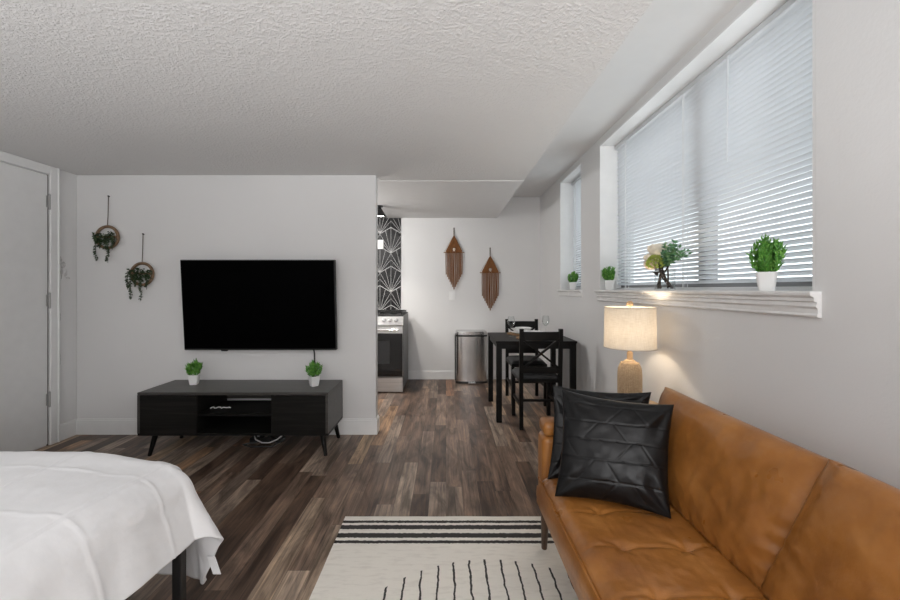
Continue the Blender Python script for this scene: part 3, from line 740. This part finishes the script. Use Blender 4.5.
# step bin
TX, TYb, TYf, tw = .33, 5.395, 5.14, .205
def bin_ring(sc, z, n=28):
    pts = [Vector((TX-tw*sc, TYb, z)), Vector((TX+tw*sc, TYb, z))]
    ym = TYf+.07
    rr = .05
    for k in range(n+1):
        a = k/n; th_ = PI*a
        cx = math.copysign(abs(math.cos(th_))**.55, math.cos(th_)); sy = math.sin(th_)**.8
        pts.append(Vector((TX+tw*sc*cx, ym - (ym-TYf)*sy*1.0 - (.0 if True else 0), z)))
    return [pts[0]] + pts[:1:-1][0:0] + [pts[1]] + pts[2:]
tb = thing('trash_can', 'tall stainless steel step bin against the back wall beside the dining table', 'trash can', (TX, (TYb+TYf)/2, 0))
MB().ring_surface([bin_ring(1.01, 0), bin_ring(1.01, .03)]).build('base', 'black_metal', tb)
MB().ring_surface([bin_ring(.985, .03), bin_ring(.985, .605)]).build('body', 'steel', tb)
MB().ring_surface([bin_ring(1.01, .605), bin_ring(1.01, .628)]).build('rim', 'black_metal', tb)
MB().ring_surface([bin_ring(.99, .628), bin_ring(.985, .660), bin_ring(.93, .672)]).build('lid', 'steel', tb)
m = MB().box(TX-.05, TX+.05, TYf-.035, TYf+.02, .012, .024, .003, 1); m.build('pedal', 'chrome', tb, smooth=0)
m = MB().box(TX-tw*.985-.012, TX-tw*.985+.004, TYf+.075, TYb, .03, .605); m.build('hinge_strip', 'black_metal', tb, smooth=0)

# ------------------------------------------------------------------ dining set
tx0, tx1, ty0, ty1, tz = .455, 1.196, 3.64, 4.385, .745
dt = thing('dining_table', 'square black wooden dining table against the right wall', 'table', ((tx0+tx1)/2, (ty0+ty1)/2, 0))
MB().box(tx0, tx1, ty0, ty1, tz-.022, tz, .003, 1).build('tabletop', 'black_wood', dt, smooth=0)
m = MB(); ap = .02
m.box(tx0+.03, tx1-.03, ty0+.02, ty0+.04, .672, tz-.022).box(tx0+.03, tx1-.03, ty1-.04, ty1-.02, .672, tz-.022)
m.box(tx0+.02, tx0+.04, ty0+.03, ty1-.03, .672, tz-.022).box(tx1-.04, tx1-.02, ty0+.03, ty1-.03, .672, tz-.022); m.build('apron', 'black_wood', dt, smooth=0)
for a in (tx0+.006, tx1-.056):
    for b in (ty0+.006, ty1-.056): MB().box(a, a+.05, b, b+.05, 0, tz-.022, .003, 1).build('leg', 'black_wood', dt, smooth=0)
def make_chair(label, loc, rz):
    t_ = thing('dining_chair', label, 'chair', loc, rz)
    W = .186; B = lambda m, n, mat='black_wood', s=0: m.build(n, mat, t_, local=True, smooth=s)
    MB().box(-W, W, -.20, .215, .405, .438, .004, 1).build('seat_frame', 'black_wood', t_, local=True, smooth=0)
    def fn(u, v):
        x = (u-.5)*2; y = (v-.5)*2
        e = (1-abs(x)**6)*(1-abs(y)**6)
        return Vector((x*(W-.004), .0075+y*.205, .438+.034*max(0, e)**.4))
    m = MB().grid(fn, 16, 16); bmesh.ops.recalc_face_normals(m.bm, faces=m.bm.faces[:]); B(m, 'seat', 'seat_vinyl', 40)
    for s_ in (-1, 1):
        m = MB(); m.bar((s_*(W-.0165), -.205, .0), (s_*(W-.0165), -.195, .42), .033, .033, (0, 1, 0)); m.bar((s_*(W-.0165), -.195, .42), (s_*(W-.0165), -.222, .875), .033, .033, (0, 1, 0)); B(m, 'back_post')
        m = MB().bar((s_*(W-.0165), .195, .0), (s_*(W-.0165), .195, .405), .033, .033, (0, 1, 0)); B(m, 'leg')
        m = MB().bar((s_*(W-.0165), -.20, .20), (s_*(W-.0165), .195, .20), .018, .024); B(m, 'stretcher')
    m = MB().bar((-W+.033, -.01, .20), (W-.033, -.01, .20), .018, .022); B(m, 'stretcher')
    m = MB(); n = 10
    rings = [[Vector((-W+.02+(2*W-.04)*i/n, -.216-.012*math.sin(PI*i/n)+dy, z_)) for dy, z_ in ((-.010, .775), (.010, .775), (.008, .85), (-.012, .85))] for i in range(n+1)]
    m.ring_surface(rings); B(m, 'crest_rail')
    m = MB().bar((-W+.02, -.203, .515), (W-.02, -.203, .515), .020, .055); B(m, 'lower_rail')
    for s_ in (-1, 1): B(MB().bar((s_*(W-.03), -.205, .535), (-s_*(W-.03), -.217, .785), .016, .028, (0, 1, 0)), 'cross_slat')
    return t_
ch = make_chair('black cross-back dining chair on the near side of the table, its back to us', (.822, 3.675, 0), 0)
ch2 = dup(ch, (.868, 4.375, 0), PI, 'black cross-back dining chair on the far side of the table, facing us')
def placemat(label, x, y):
    o = MB().lathe([(.165, tz), (.17, tz+.004), (.168, tz+.010), (.155, tz+.008), (.001, tz+.007)], (x, y, 0), 48).build('placemat', 'rattan', loc=(x, y, tz)); tag(o, label, 'placemat')
def plate(label, x, y):
    z0 = tz+.0085
    o = MB().lathe([(.07, z0), (.075, z0+.003), (.125, z0+.014), (.130, z0+.017), (.126, z0+.018), (.075, z0+.007), (.001, z0+.006)], (x, y, 0), 48).build('plate', 'white_ceramic', loc=(x, y, z0)); tag(o, label, 'plate')
def bowl(label, x, y):
    z0 = tz+.0155
    o = MB().lathe([(.035, z0), (.04, z0+.004), (.07, z0+.025), (.086, z0+.054), (.083, z0+.056), (.066, z0+.028), (.036, z0+.009), (.001, z0+.008)], (x, y, 0), 40).build('bowl', 'white_ceramic', loc=(x, y, z0)); tag(o, label, 'bowl')
def wine(label, x, y):
    r = thing('wine_glass', label, 'wine glass', (x, y, tz))
    MB().lathe([(.001, .095), (.012, .097), (.030, .115), (.038, .14), (.036, .17), (.030, .20), (.0288, .20), (.0345, .17), (.0365, .14), (.029, .117), (.011, .099)], (x, y, tz), 28, cap0=False, cap1=False).build('bowl', 'clear_glass', r)
    MB().lathe([(.034, 0), (.034, .002), (.008, .006), (.0035, .02), (.0032, .085), (.008, .096)], (x, y, tz), 20).build('stem', 'clear_glass', r)
placemat('round rattan placemat at the near place setting on the dining table', .84, 3.825); plate('white plate on the near rattan placemat', .84, 3.825); bowl('white bowl stacked on the plate at the near place setting', .84, 3.825)
placemat('round rattan placemat at the far place setting on the dining table', .81, 4.20); plate('white plate on the far rattan placemat', .81, 4.20); bowl('white bowl stacked on the plate at the far place setting', .81, 4.20)
wine('clear wine glass standing right of the near chair back on the dining table', 1.03, 4.13); wine('clear wine glass standing at the left of the place settings', .655, 4.02)

# ------------------------------------------------------------------ sofa corner
XF_, XB_, ZS, ZB, ZRIDGE = .41, .815, .41, .23, .787
SE = 1.88                      # far end
so = thing('sofa', 'tan leather sofa with tufted seat along the right wall under the window', 'sofa', (.82, 1.0, .008))
WLOC[so] = (.82, 1.0, .008)
MB().box(XF_+.01, 1.225, .02, SE-.02, ZB, .275, .006, 2).build('base_frame', 'tan', so, smooth=40)
def seat_fn(top):
    y0, y1 = .06, 1.765
    def fn(u, v):
        x = XF_ + (1.0-XF_)*u; y = y0+(y1-y0)*v
        ex = min(u*(1.0-XF_), .08)/.08; ey = min(min(v, 1-v)*(y1-y0), .06)/.06
        rnd = .035*((1-(1-ex)**2.6)-1) + .03*((1-(1-ey)**2.4)-1)
        z = ZS+.008 + rnd
        g = 0
        for k in range(10):
            yc = 1.246+.2*(k-6)
            d = abs(y-yc+ .004*math.sin(x*37+k)); g = max(g, math.exp(-(d/.006)**2)*.0035*ex)
            for xc in (.555, .75):
                dd = math.hypot(x-xc, y-yc); g += .012*math.exp(-(dd/.024)**2)
                a = math.atan2(y-yc, x-xc); g += .0022*math.cos(a*5+k)*math.exp(-((dd-.03)/.03)**2)
        for xc in (.555, .75): g = max(g, math.exp(-((x-xc)/.005)**2)*.0012)
        z -= g; z += .004*fbm((x, y, 1), 6) + .0012*fbm((x, y, 5), 30)
        return Vector((x - (0 if ex >= 1 else .0), y, z))
    return fn
m = MB(); fn = seat_fn(True); NU, NV = 90, 270
G = [[m.bm.verts.new(fn(i/NU, j/NV)) for j in range(NV+1)] for i in range(NU+1)]
for i in range(NU):
    for j in range(NV): m.bm.faces.new((G[i][j], G[i+1][j], G[i+1][j+1], G[i][j+1]))
# front and end faces of the seat down to the base
def skirt(line, out):
    prev = line
    for k, (dz, dn) in enumerate(((.03, .010), (.07, .012), (.108, .006))):
        cur = []
        for v in line:
            z = ZS+.008-.035 - dz
            cur.append(m.bm.verts.new((v.co.x - out[0]*dn*-1, v.co.y + out[1]*dn, z)))
        for a, b, c, d in zip(prev, prev[1:], cur[1:], cur): m.bm.faces.new((a, b, c, d))
        prev = cur
skirt([G[0][j] for j in range(NV+1)], (-1, 0)); skirt([G[i][NV] for i in range(NU+1)], (0, 1)); skirt([G[i][0] for i in range(NU+1)], (0, -1))
m.build('seat_cushion', 'tan', so, smooth=60)
m = MB(); m.tube([(XF_-.002, .07+1.69*k/60, ZS-.020+.0012*math.sin(k*1.7)) for k in range(61)], .0045, 6); m.build('seat_piping', 'tan', so)
def cushion(o, eu, ev, en, lu, lv, th_, edge, nu, nv, wr, seed, skew=0, crease=None, ears=0.0, pexp=3.0, skew_end=-1):
    """pillow-like block; o centre, unit axes eu (along), ev (up), en (front)"""
    o, eu, ev, en = map(Vector, (o, eu, ev, en)); m = MB()
    def prof(a, b):
        p = max(0, (1-abs(a)**pexp)*(1-abs(b)**pexp))
        return edge + (1-edge)*p**.5
    def pos(a, b, s_):
        sh = 1 - ears*(1-abs(a)**2)*0
        aa = a*(1 - ears*(1-b*b)*.9); bb = b*(1 - ears*(1-a*a)*.9)   # sides drawn in, corners stay out
        p = prof(a, b)
        q = o + eu*aa*lu/2 + ev*bb*lv/2 + en*s_*p*th_/2
        if p > edge+.02 or edge > .2:
            q += en*s_*wr*(fbm((a*lu*.5, b*lv*.5, seed+s_*3), 9, 3))*min(1, (1-max(abs(a), abs(b)))*6+.2)
        q += eu*skew*(1-b)/2*((1-a)/2 if skew_end < 0 else (1+a)/2)**2
        if crease: q += en*s_*crease(a, b, s_)
        return q
    F = {}
    for s_ in (1, -1):
        F[s_] = [[m.bm.verts.new(pos(-1+2*i/nu, -1+2*j/nv, s_)) for j in range(nv+1)] for i in range(nu+1)]
        for i in range(nu):
            for j in range(nv): m.bm.faces.new((F[s_][i][j], F[s_][i+1][j], F[s_][i+1][j+1], F[s_][i][j+1]))
    def loop(G): return [G[i][0] for i in range(nu+1)] + [G[nu][j] for j in range(1, nv+1)] + [G[i][nv] for i in range(nu-1, -1, -1)] + [G[0][j] for j in range(nv-1, 0, -1)]
    A, B = loop(F[1]), loop(F[-1])
    for i in range(len(A)):
        j = (i+1) % len(A); m.bm.faces.new((A[i], A[j], B[j], B[i]))
    return m
def back_crease(seed):
    rs = random.Random(seed)
    L_ = [(rs.uniform(-.95, .95), rs.uniform(-.9, .1), rs.uniform(-.5, .5), rs.uniform(.05, .16)) for _ in range(9)]
    def f(a, b, s_):
        a = a if seed == 3 else -a
        g = -.004*math.exp(-((abs(a)-.93)/.03)**2)*(1-abs(b)**4) - .003*math.exp(-((b-.93)/.05)**2)
        # puckers along the lower near edge
        e = max(0, 1-abs(a+.9)/.16)
        g += .0035*e*math.sin(b*24+a*8)*(1-b*b)*sstep(.35, -.3, b)
        e = max(0, 1-abs(b+.9)/.15); g += .003*e*math.sin(a*34)
        return g
    return f
# back cushions lean back: up axis from (XB,ZS) to ridge
up = Vector((.970-.862, 0, ZRIDGE-.400)); lv = up.length; up.normalize(); nrm = Vector((-up.z, 0, up.x))
def backc(y0, y1, seed, dz=0.0, out=0.0, end=-1):
    c = Vector((.862, (y0+y1)/2, .402)) + up*lv/2 + Vector((0, 0, dz)) + nrm*out
    return cushion(c, (0, 1, 0), up, nrm, y1-y0, lv, .135, .20, 90, 60, .006, seed, crease=back_crease(seed), pexp=4.0, ears=.018, skew=.085, skew_end=end)
backc(.955, 1.75, 3).build('back_cushion', 'tan', so, smooth=60)
backc(.17, .985, 8, .005, .016, 1).build('back_cushion', 'tan', so, smooth=60)
MB().box(1.03, 1.20, .02, SE-.01, ZB, .62, .03, 3).build('back_frame', 'tan', so, smooth=50)
# far arm: two stacked padded blocks; near arm behind the photographer's edge likewise
for (a, b) in ((1.765, 1.885), (-.08, .055)):
    m = MB().box(XF_+.018, 1.03, a, b, .275, .563, .028, 4); m.build('arm_pad', 'tan', so, smooth=60)
    m = MB().box(XF_+.024, 1.03, a+.004, b-.004, .563, .626, .022, 4); m.build('arm_pad', 'tan', so, smooth=60)
for (lx, ly, dx, dy) in ((.445, 1.79, .014, .08), (.445, .12, .014, -.05), (1.16, 1.79, -.0, .08), (1.16, .12, 0, -.05)):
    MB().tube([(lx, ly, ZB+.005), (lx+dx, ly+dy, .011)], [.021, .013], 12).build('leg', 'walnut_leg', so)
# throw pillows
def pillow(label, BL, BR, TL, TR, th_, seed):
    BL, BR, TL, TR = map(Vector, (BL, BR, TL, TR)); c = (BL+BR+TL+TR)/4
    eu = ((BR-BL)+(TR-TL)).normalized(); ev = ((TL-BL)+(TR-BR)).normalized(); en = eu.cross(ev).normalized()
    N = 110; rs = random.Random(seed)
    rows = [-.62, -.24, .12, .46, .80]
    diag = []
    ed = [-1]+rows+[1]
    for k in range(len(ed)-1):
        for q in range(3):
            x = -.8+.75*q + rs.uniform(-.15, .15)+(.3 if k % 2 else 0); s_ = 1 if (k+q) % 2 else -1
            diag.append((x, ed[k], x+.28*s_, ed[k+1]))
    def seam(a, b):
        d = min(abs(b-r-.03*math.sin(a*2+r)) for r in rows)
        g = math.exp(-(d/.012)**2)
        for (x0, y0, x1, y1) in diag:
            if y0 <= b <= y1:
                xx = x0+(x1-x0)*(b-y0)/(y1-y0); g = max(g, math.exp(-(abs(a-xx)/.013)**2)*.9)
        return g
    m = MB()
    def pos(i, j, s_):
        a, b = -1+2*i/N, -1+2*j/N
        aa = a*(1-.075*(1-b*b)); bb = b*(1-.085*(1-a*a))
        u, v = (aa+1)/2, (bb+1)/2
        q = BL*(1-u)*(1-v)+BR*u*(1-v)+TL*(1-u)*v+TR*u*v
        p = max(0, (1-abs(a)**2.6)*(1-abs(b)**2.6))**.55
        w_ = .006*fbm((a*1.1, b*1.1, seed), 1.6, 3)*min(1, p*1.5)
        # folds that run in from the corners
        for cx in (-1, 1):
            for cy in (-1, 1):
                r = math.hypot(a-cx, b-cy); an = math.atan2(b-cy, a-cx)
                w_ += .005*math.sin(an*9+seed)*math.exp(-((r-.45)/.28)**2)
        q = q + en*s_*(p*th_/2 + w_*p**.5 - (.0028*seam(a, b)*min(1, p*3) if s_ > 0 else 0) + .0015)
        return q
    F = {}
    for s_ in (1, -1):
        F[s_] = [[m.bm.verts.new(pos(i, j, s_)) for j in range(N+1)] for i in range(N+1)]
        for i in range(N):
            for j in range(N): m.bm.faces.new((F[s_][i][j], F[s_][i+1][j], F[s_][i+1][j+1], F[s_][i][j+1]))
    def loop(G): return [G[i][0] for i in range(N+1)] + [G[N][j] for j in range(1, N+1)] + [G[i][N] for i in range(N-1, -1, -1)] + [G[0][j] for j in range(N-1, 0, -1)]
    A, B = loop(F[1]), loop(F[-1])
    for i in range(len(A)):
        j = (i+1) % len(A); m.bm.faces.new((A[i], A[j], B[j], B[i]))
    o = m.build('throw_pillow', 'blackleather', loc=tuple((BL+BR)/2), smooth=70)
    return tag(o, label, 'pillow')
pillow('front black leather throw pillow with stitched seams leaning on the sofa seat', (.417, 1.535, .424), (.780, 1.385, .424), (.485, 1.67, .802), (.878, 1.54, .775), .12, 4)
pillow('rear black leather throw pillow tucked behind the front one against the sofa arm', (.424, 1.672, .424), (.815, 1.64, .424), (.470, 1.765, .796), (.880, 1.715, .778), .06, 9)
# lamp on its side table
LX, LY, TT = 1.075, 2.34, .55
sd = thing('side_table', 'small light side table holding the lamp behind the sofa arm', 'table', (LX-.0, LY+.05, 0))
MB().lathe([(.17, TT-.02), (.172, TT-.018), (.172, TT-.002), (.17, TT)], (LX, LY, 0), 40).build('tabletop', 'wood_light', sd)
for k in range(3):
    a = 2*PI*k/3+.5; MB().tube([(LX+.07*math.cos(a), LY+.07*math.sin(a), TT-.02), (LX+.15*math.cos(a), LY+.15*math.sin(a), 0)], [.014, .010], 10).build('leg', 'wood_light', sd)
lp = thing('table_lamp', 'lit table lamp with linen drum shade and woven base under the window', 'lamp', (LX, LY, TT))
MB().lathe([(.055, TT), (.060, TT+.006), (.061, TT+.165), (.058, TT+.205), (.045, TT+.237), (.027, TT+.254), (.020, TT+.258), (.001, TT+.259)], (LX, LY, 0), 40).build('lamp_base', 'woven', lp)
m = MB()
for k in range(34):
    a = 2*PI*k/34; m.tube([(LX+rr*math.cos(a), LY+rr*math.sin(a), TT+zz) for rr, zz in ((.061, .01), (.0630, .08), (.0630, .165), (.060, .207), (.046, .240))], .0046, 5)
m.build('lamp_ribs', 'woven', lp)
MB().lathe([(.016, TT+.25), (.016, TT+.30), (.012, TT+.302), (.012, TT+.34), (.001, TT+.341)], (LX, LY, 0), 20).build('lamp_neck', 'wood_light', lp)
s0, s1 = .880, 1.112
m = MB(); n = 56
m.ring_surface([[Vector((LX+r*math.cos(2*PI*k/n), LY+r*math.sin(2*PI*k/n), z)) for k in range(n)] for r, z in ((.142, s0), (.140, (s0+s1)/2), (.138, s1))], True, False, False)
m.build('lamp_shade', 'shade', lp)
for r, z in ((.1425, s0), (.1385, s1)):
    m = MB(); m.ring_surface([[Vector((LX+(r+.0025*math.cos(2*PI*q/6))*math.cos(2*PI*k/n), LY+(r+.0025*math.cos(2*PI*q/6))*math.sin(2*PI*k/n), z+.0035*math.sin(2*PI*q/6))) for q in range(6)] for k in range(n+1)], True, False, False)
    m.build('shade_rim', 'shade', lp)
m = MB(); 
for k in range(3):
    a = 2*PI*k/3+.3; m.tube([(LX, LY, s1-.012), (LX+.138*math.cos(a), LY+.138*math.sin(a), s1-.004)], .002, 5)
m.tube([(LX-.012, LY, TT+.33), (LX-.05, LY, TT+.40), (LX-.04, LY, s1-.03), (LX, LY, s1-.012)], .002, 5); m.tube([(LX+.012, LY, TT+.33), (LX+.05, LY, TT+.40), (LX+.04, LY, s1-.03), (LX, LY, s1-.012)], .002, 5)
m.tube([(LX, LY, s1-.014), (LX, LY, s1+.004)], .006, 8); m.build('harp', 'chrome', lp)
MB().ball((LX, LY, s1+.020), .0195, 14).build('finial', 'wood_light', lp)
MB().ball((LX, LY, TT+.385), .027, 14, (1, 1, 1.25)).build('bulb', 'bulb_glow', lp)
# rug
RY0, RY1, RX0, RX1 = -.032, 2.132, -.535, 1.035
m = MB(); nx, ny = 60, 80
def rugp(u, v):
    x = RX0+(RX1-RX0)*u; y = RY0+(RY1-RY0)*v
    x += .004*noise.noise(Vector((y*5, u, 0)))*(1 if u in (0, 1) else 0); y += .003*noise.noise(Vector((x*6, v, 4)))*(1 if v in (0, 1) else 0)
    return Vector((x, y, .008+.0008*noise.noise(Vector((x*8, y*8, 0)))))
T_ = [[m.bm.verts.new(rugp(i/nx, j/ny)) for j in range(ny+1)] for i in range(nx+1)]
for i in range(nx):
    for j in range(ny): m.bm.faces.new((T_[i][j], T_[i+1][j], T_[i+1][j+1], T_[i][j+1]))
lp_ = [T_[i][0] for i in range(nx+1)] + [T_[nx][j] for j in range(1, ny+1)] + [T_[i][ny] for i in range(nx-1, -1, -1)] + [T_[0][j] for j in range(ny-1, 0, -1)]
lo = [m.bm.verts.new((v.co.x, v.co.y, 0.0005)) for v in lp_]
for i in range(len(lp_)):
    j = (i+1) % len(lp_); m.bm.faces.new((lp_[i], lp_[j], lo[j], lo[i]))
m.bm.faces.new(lo)
tag(m.build('rug', 'rug', loc=(RX, RY, 0), smooth=50), 'cream area rug with black stripes and fine lines beside the sofa', 'rug')

# ------------------------------------------------------------------ bed
BX0, BX1, BY0, BY1 = -2.40, -1.06, -.5, 1.42
bf = thing('bed_frame', 'black metal bed frame under the white duvet', 'bed', ((BX0+BX1)/2, .4, 0))
fx0, fx1, fy0, fy1 = -2.42, -.905, -.52, 1.397
for a, b, c, d_ in ((fx1-.03, fx1, fy0, fy1), (fx0, fx0+.03, fy0, fy1)): MB().box(a, b, c, d_, .335, .366, .002, 1).build('side_rail', 'black_metal', bf, smooth=0)
for c in (fy0, fy1-.03): MB().box(fx0, fx1, c, c+.03, .335, .366, .002, 1).build('end_rail', 'black_metal', bf, smooth=0)
for a in (fx0, fx1-.032):
    for c in (fy0, fy1-.032): MB().box(a, a+.032, c, c+.032, 0, .368, .003, 1).build('leg', 'black_metal', bf, smooth=0)
m = MB()
for k in range(9): m.box(fx0+.03, fx1-.03, -.40+.2*k, -.34+.2*k, .345, .366)
m.build('slats', 'black_metal', bf, smooth=0)
mt = MB().box(BX0-.03, BX1+.05, BY0-.03, BY1-.0, .369, .560, .05, 4).build('mattress', 'mattress_cloth', loc=((BX0+BX1)/2, .4, .369)); tag(mt, 'thick pale mattress hidden under the white duvet', 'mattress')
# duvet draped over bed: flat top, rolled edges, hanging sides; free corner flares
ZT, RR = .634, .12
def hem(ang):               # hem height for a hanging direction, 0 = right side, 90 = foot
    a = math.degrees(ang)
    return .362 - .05*sstep(4, 24, a) - .20*sstep(20, 50, a)
def drape(X, Y, dx, dy, fl):
    """X,Y clamped top point; dx,dy how far (0..1) the cloth passes the edge"""
    t_ = max(dx, dy)
    if t_ <= 0: return Vector((X, Y, ZT)), Vector((0, 0, 1))
    ang = math.atan2(dy, dx) if fl else 0
    hz = hem(ang) if fl else .30
    arc = RR*PI/2; total = arc + (ZT-RR-hz)
    d = t_*total
    dirv = Vector((math.cos(ang), math.sin(ang), 0)) if fl else Vector((dx, dy, 0)).normalized()
    if d < arc: r = RR*math.sin(d/RR); z = ZT-RR*(1-math.cos(d/RR)); n = dirv*math.sin(d/RR)+Vector((0, 0, math.cos(d/RR)))
    else: r = RR + (d-arc)*.16; z = ZT-RR-(d-arc); n = dirv
    if fl:
        ad = math.degrees(ang); r += .085*t_**1.6*math.exp(-((ad-22)/(20 if ad < 22 else 13))**2)
    return Vector((X, Y, z)) + dirv*r, n
m = MB()
NX, NY = 330, 360
xs = [-2.40-.0 + 0]  # param rows built below
def cloth(u, v):
    # u across (0 left hem .. 1 right hem), v along (0 near hem .. 1 foot hem)
    LW, TWd, RW = .30, BX1-BX0, .36
    su = u*(LW+TWd+RW)-LW
    X = BX0+min(max(su, 0), TWd); dxr = max(0, su-TWd)/RW; dxl = max(0, -su)/LW
    NW, TL_, FW = .3, BY1-BY0, .50
    sv = v*(NW+TL_+FW)-NW
    Y = BY0+min(max(sv, 0), TL_); dyf = max(0, sv-TL_)/FW; dyn = max(0, -sv)/NW
    if dxl or dyn:
        t_ = max(dxl, dyn, dxr, dyf)
        dv = Vector(((dxr-dxl), (dyf-dyn), 0)); L_ = dv.length; dv = dv/L_
        arc = RR*PI/2; d = t_*(arc+(ZT-RR-.30))
        if d < arc: r = RR*math.sin(d/RR); z = ZT-RR*(1-math.cos(d/RR))
        else: r = RR; z = ZT-RR-(d-arc)
        p = Vector((X, Y, z))+dv*r; n = dv
    else: p, n = drape(X, Y, dxr, dyf, True)
    # corner droop of the top near the free corner
    cx, cy = X-BX1, Y-BY1
    if not (dxl or dyn):
        droop = .034*math.exp(-((cx)/.16)**2)*math.exp(-((cy)/.22)**2)
        p.z -= droop
    # stitched seams and soft quilting
    sx_ = su; sy_ = sv
    g = 0
    for s0_ in (TWd+.055, TWd-.25, TWd-.59, TWd-.93, TWd-1.25): g = max(g, math.exp(-((su-s0_)/.0045)**2))
    for s0_ in (TL_-.10, TL_-.37, TL_-.64, TL_-.91, TL_-1.18): g = max(g, math.exp(-((sv-s0_+.004*math.sin(su*30))/.0045)**2)*.9)
    p = p + n*.0035*g
    w_ = .004*fbm((su, sv, 2.2), 3.2, 3) + .0016*fbm((su*1.0, sv*1.0, 7.7), 17, 2)
    side = max(dxr, dyf)
    if side > .25: w_ += .0035*sstep(.25, 1, side)*math.sin((sv if dxr > dyf else su)*26 + 2.2*math.sin(su*5+sv*7))
    return p + n*w_
m.grid(cloth, NX, NY)
dv = m.build('duvet', 'white_cloth', loc=((BX0+BX1)/2, .4, .3), smooth=80)
sol = dv.modifiers.new('thickness', 'SOLIDIFY'); sol.thickness = .010; sol.offset = -1
tag(dv, 'white stitched duvet draped over the bed in the left foreground', 'duvet')
m = MB().box(-.905, -.877, 1.500, 1.504, .15, .215); 
for v in m.bm.verts: v.co.x += (.24-v.co.z)*.35
m.build('care_tag', 'white_cloth', dv, smooth=0)

GROUPS = {'dining_chair': 'black dining chairs at the table', 'potted_plant': 'small plants in white pots', 'throw_pillow': 'black leather pillows on the sofa',
          'placemat': 'rattan placemats on the dining table', 'plate': 'white plates on the dining table', 'bowl': 'white bowls on the dining table',
          'wine_glass': 'wine glasses on the dining table', 'macrame_hanging': 'macrame hangings on the back wall', 'hoop_planter': 'hoop planters on the wall',
          'window_blind': 'white venetian blinds', 'plaster_crack': 'cracks beside the door casing'}
for o in COL.objects:
    if o.parent is None and 'label' in o and o.name.split('.')[0] in GROUPS: o['group'] = GROUPS[o.name.split('.')[0]]

# ------------------------------------------------------------------ light, world, camera
w = bpy.data.worlds.new('sky'); SC.world = w; w.use_nodes = True
bg = w.node_tree.nodes['Background']; bg.inputs[0].default_value = (.93, .965, 1.0, 1); bg.inputs[1].default_value = 1.85
def light(name, typ, loc, energy, col, **kw):
    l = bpy.data.lights.new(name, typ); l.energy = energy; l.color = col
    for k_, v_ in kw.items(): setattr(l, k_, v_)
    o = bpy.data.objects.new(name, l); COL.objects.link(o); o.location = loc; return o
light('lamp_bulb_light', 'POINT', (LX, LY, TT+.43), 2.4, (1, .84, .64), shadow_soft_size=.03)
light('kitchen_spot_light', 'SPOT', (-.775, 4.62, CEIL-.135), 40, (1, .95, .88), shadow_soft_size=.05, spot_size=math.radians(112), spot_blend=.7)
light('kitchen_ceiling_light', 'POINT', (-1.45, 4.25, 2.02), 30, (1, .985, .965), shadow_soft_size=.14)
# upward fill spots added out of view behind the camera to brighten the ceiling
for lx, ly, e in ((.45, -.95, 78), (-1.5, -.9, 62)):
    o = light('ceiling_fill_light', 'SPOT', (lx, ly, .72), e, (.975, .985, 1), shadow_soft_size=.12, spot_size=math.radians(165), spot_blend=.35)
    o.rotation_euler = (PI, 0, 0)
light('room_fill_light', 'POINT', (.55, -1.5, 1.5), 30, (.985, .985, 1), shadow_soft_size=.35)  # soft general fill added behind the camera, without any fixture
light('left_wall_fill_light', 'POINT', (-.75, -1.6, 1.35), 22, (.985, .985, 1), shadow_soft_size=.3)  # extra unseen fill, added to lift the left wall and door

cam = bpy.data.cameras.new('camera'); co = bpy.data.objects.new('camera', cam); COL.objects.link(co)
co.location = (0, 0, CH); co.rotation_euler = (PI/2, 0, 0)
cam.sensor_width = 36; cam.lens = 16.0; cam.shift_x = 4/900; cam.shift_y = -11/900; cam.clip_start = .02
SC.camera = co
vs = SC.view_settings; vs.view_transform = 'Standard'; vs.look = 'None'; vs.gamma = 1; vs.use_curve_mapping = False; vs.exposure = .57
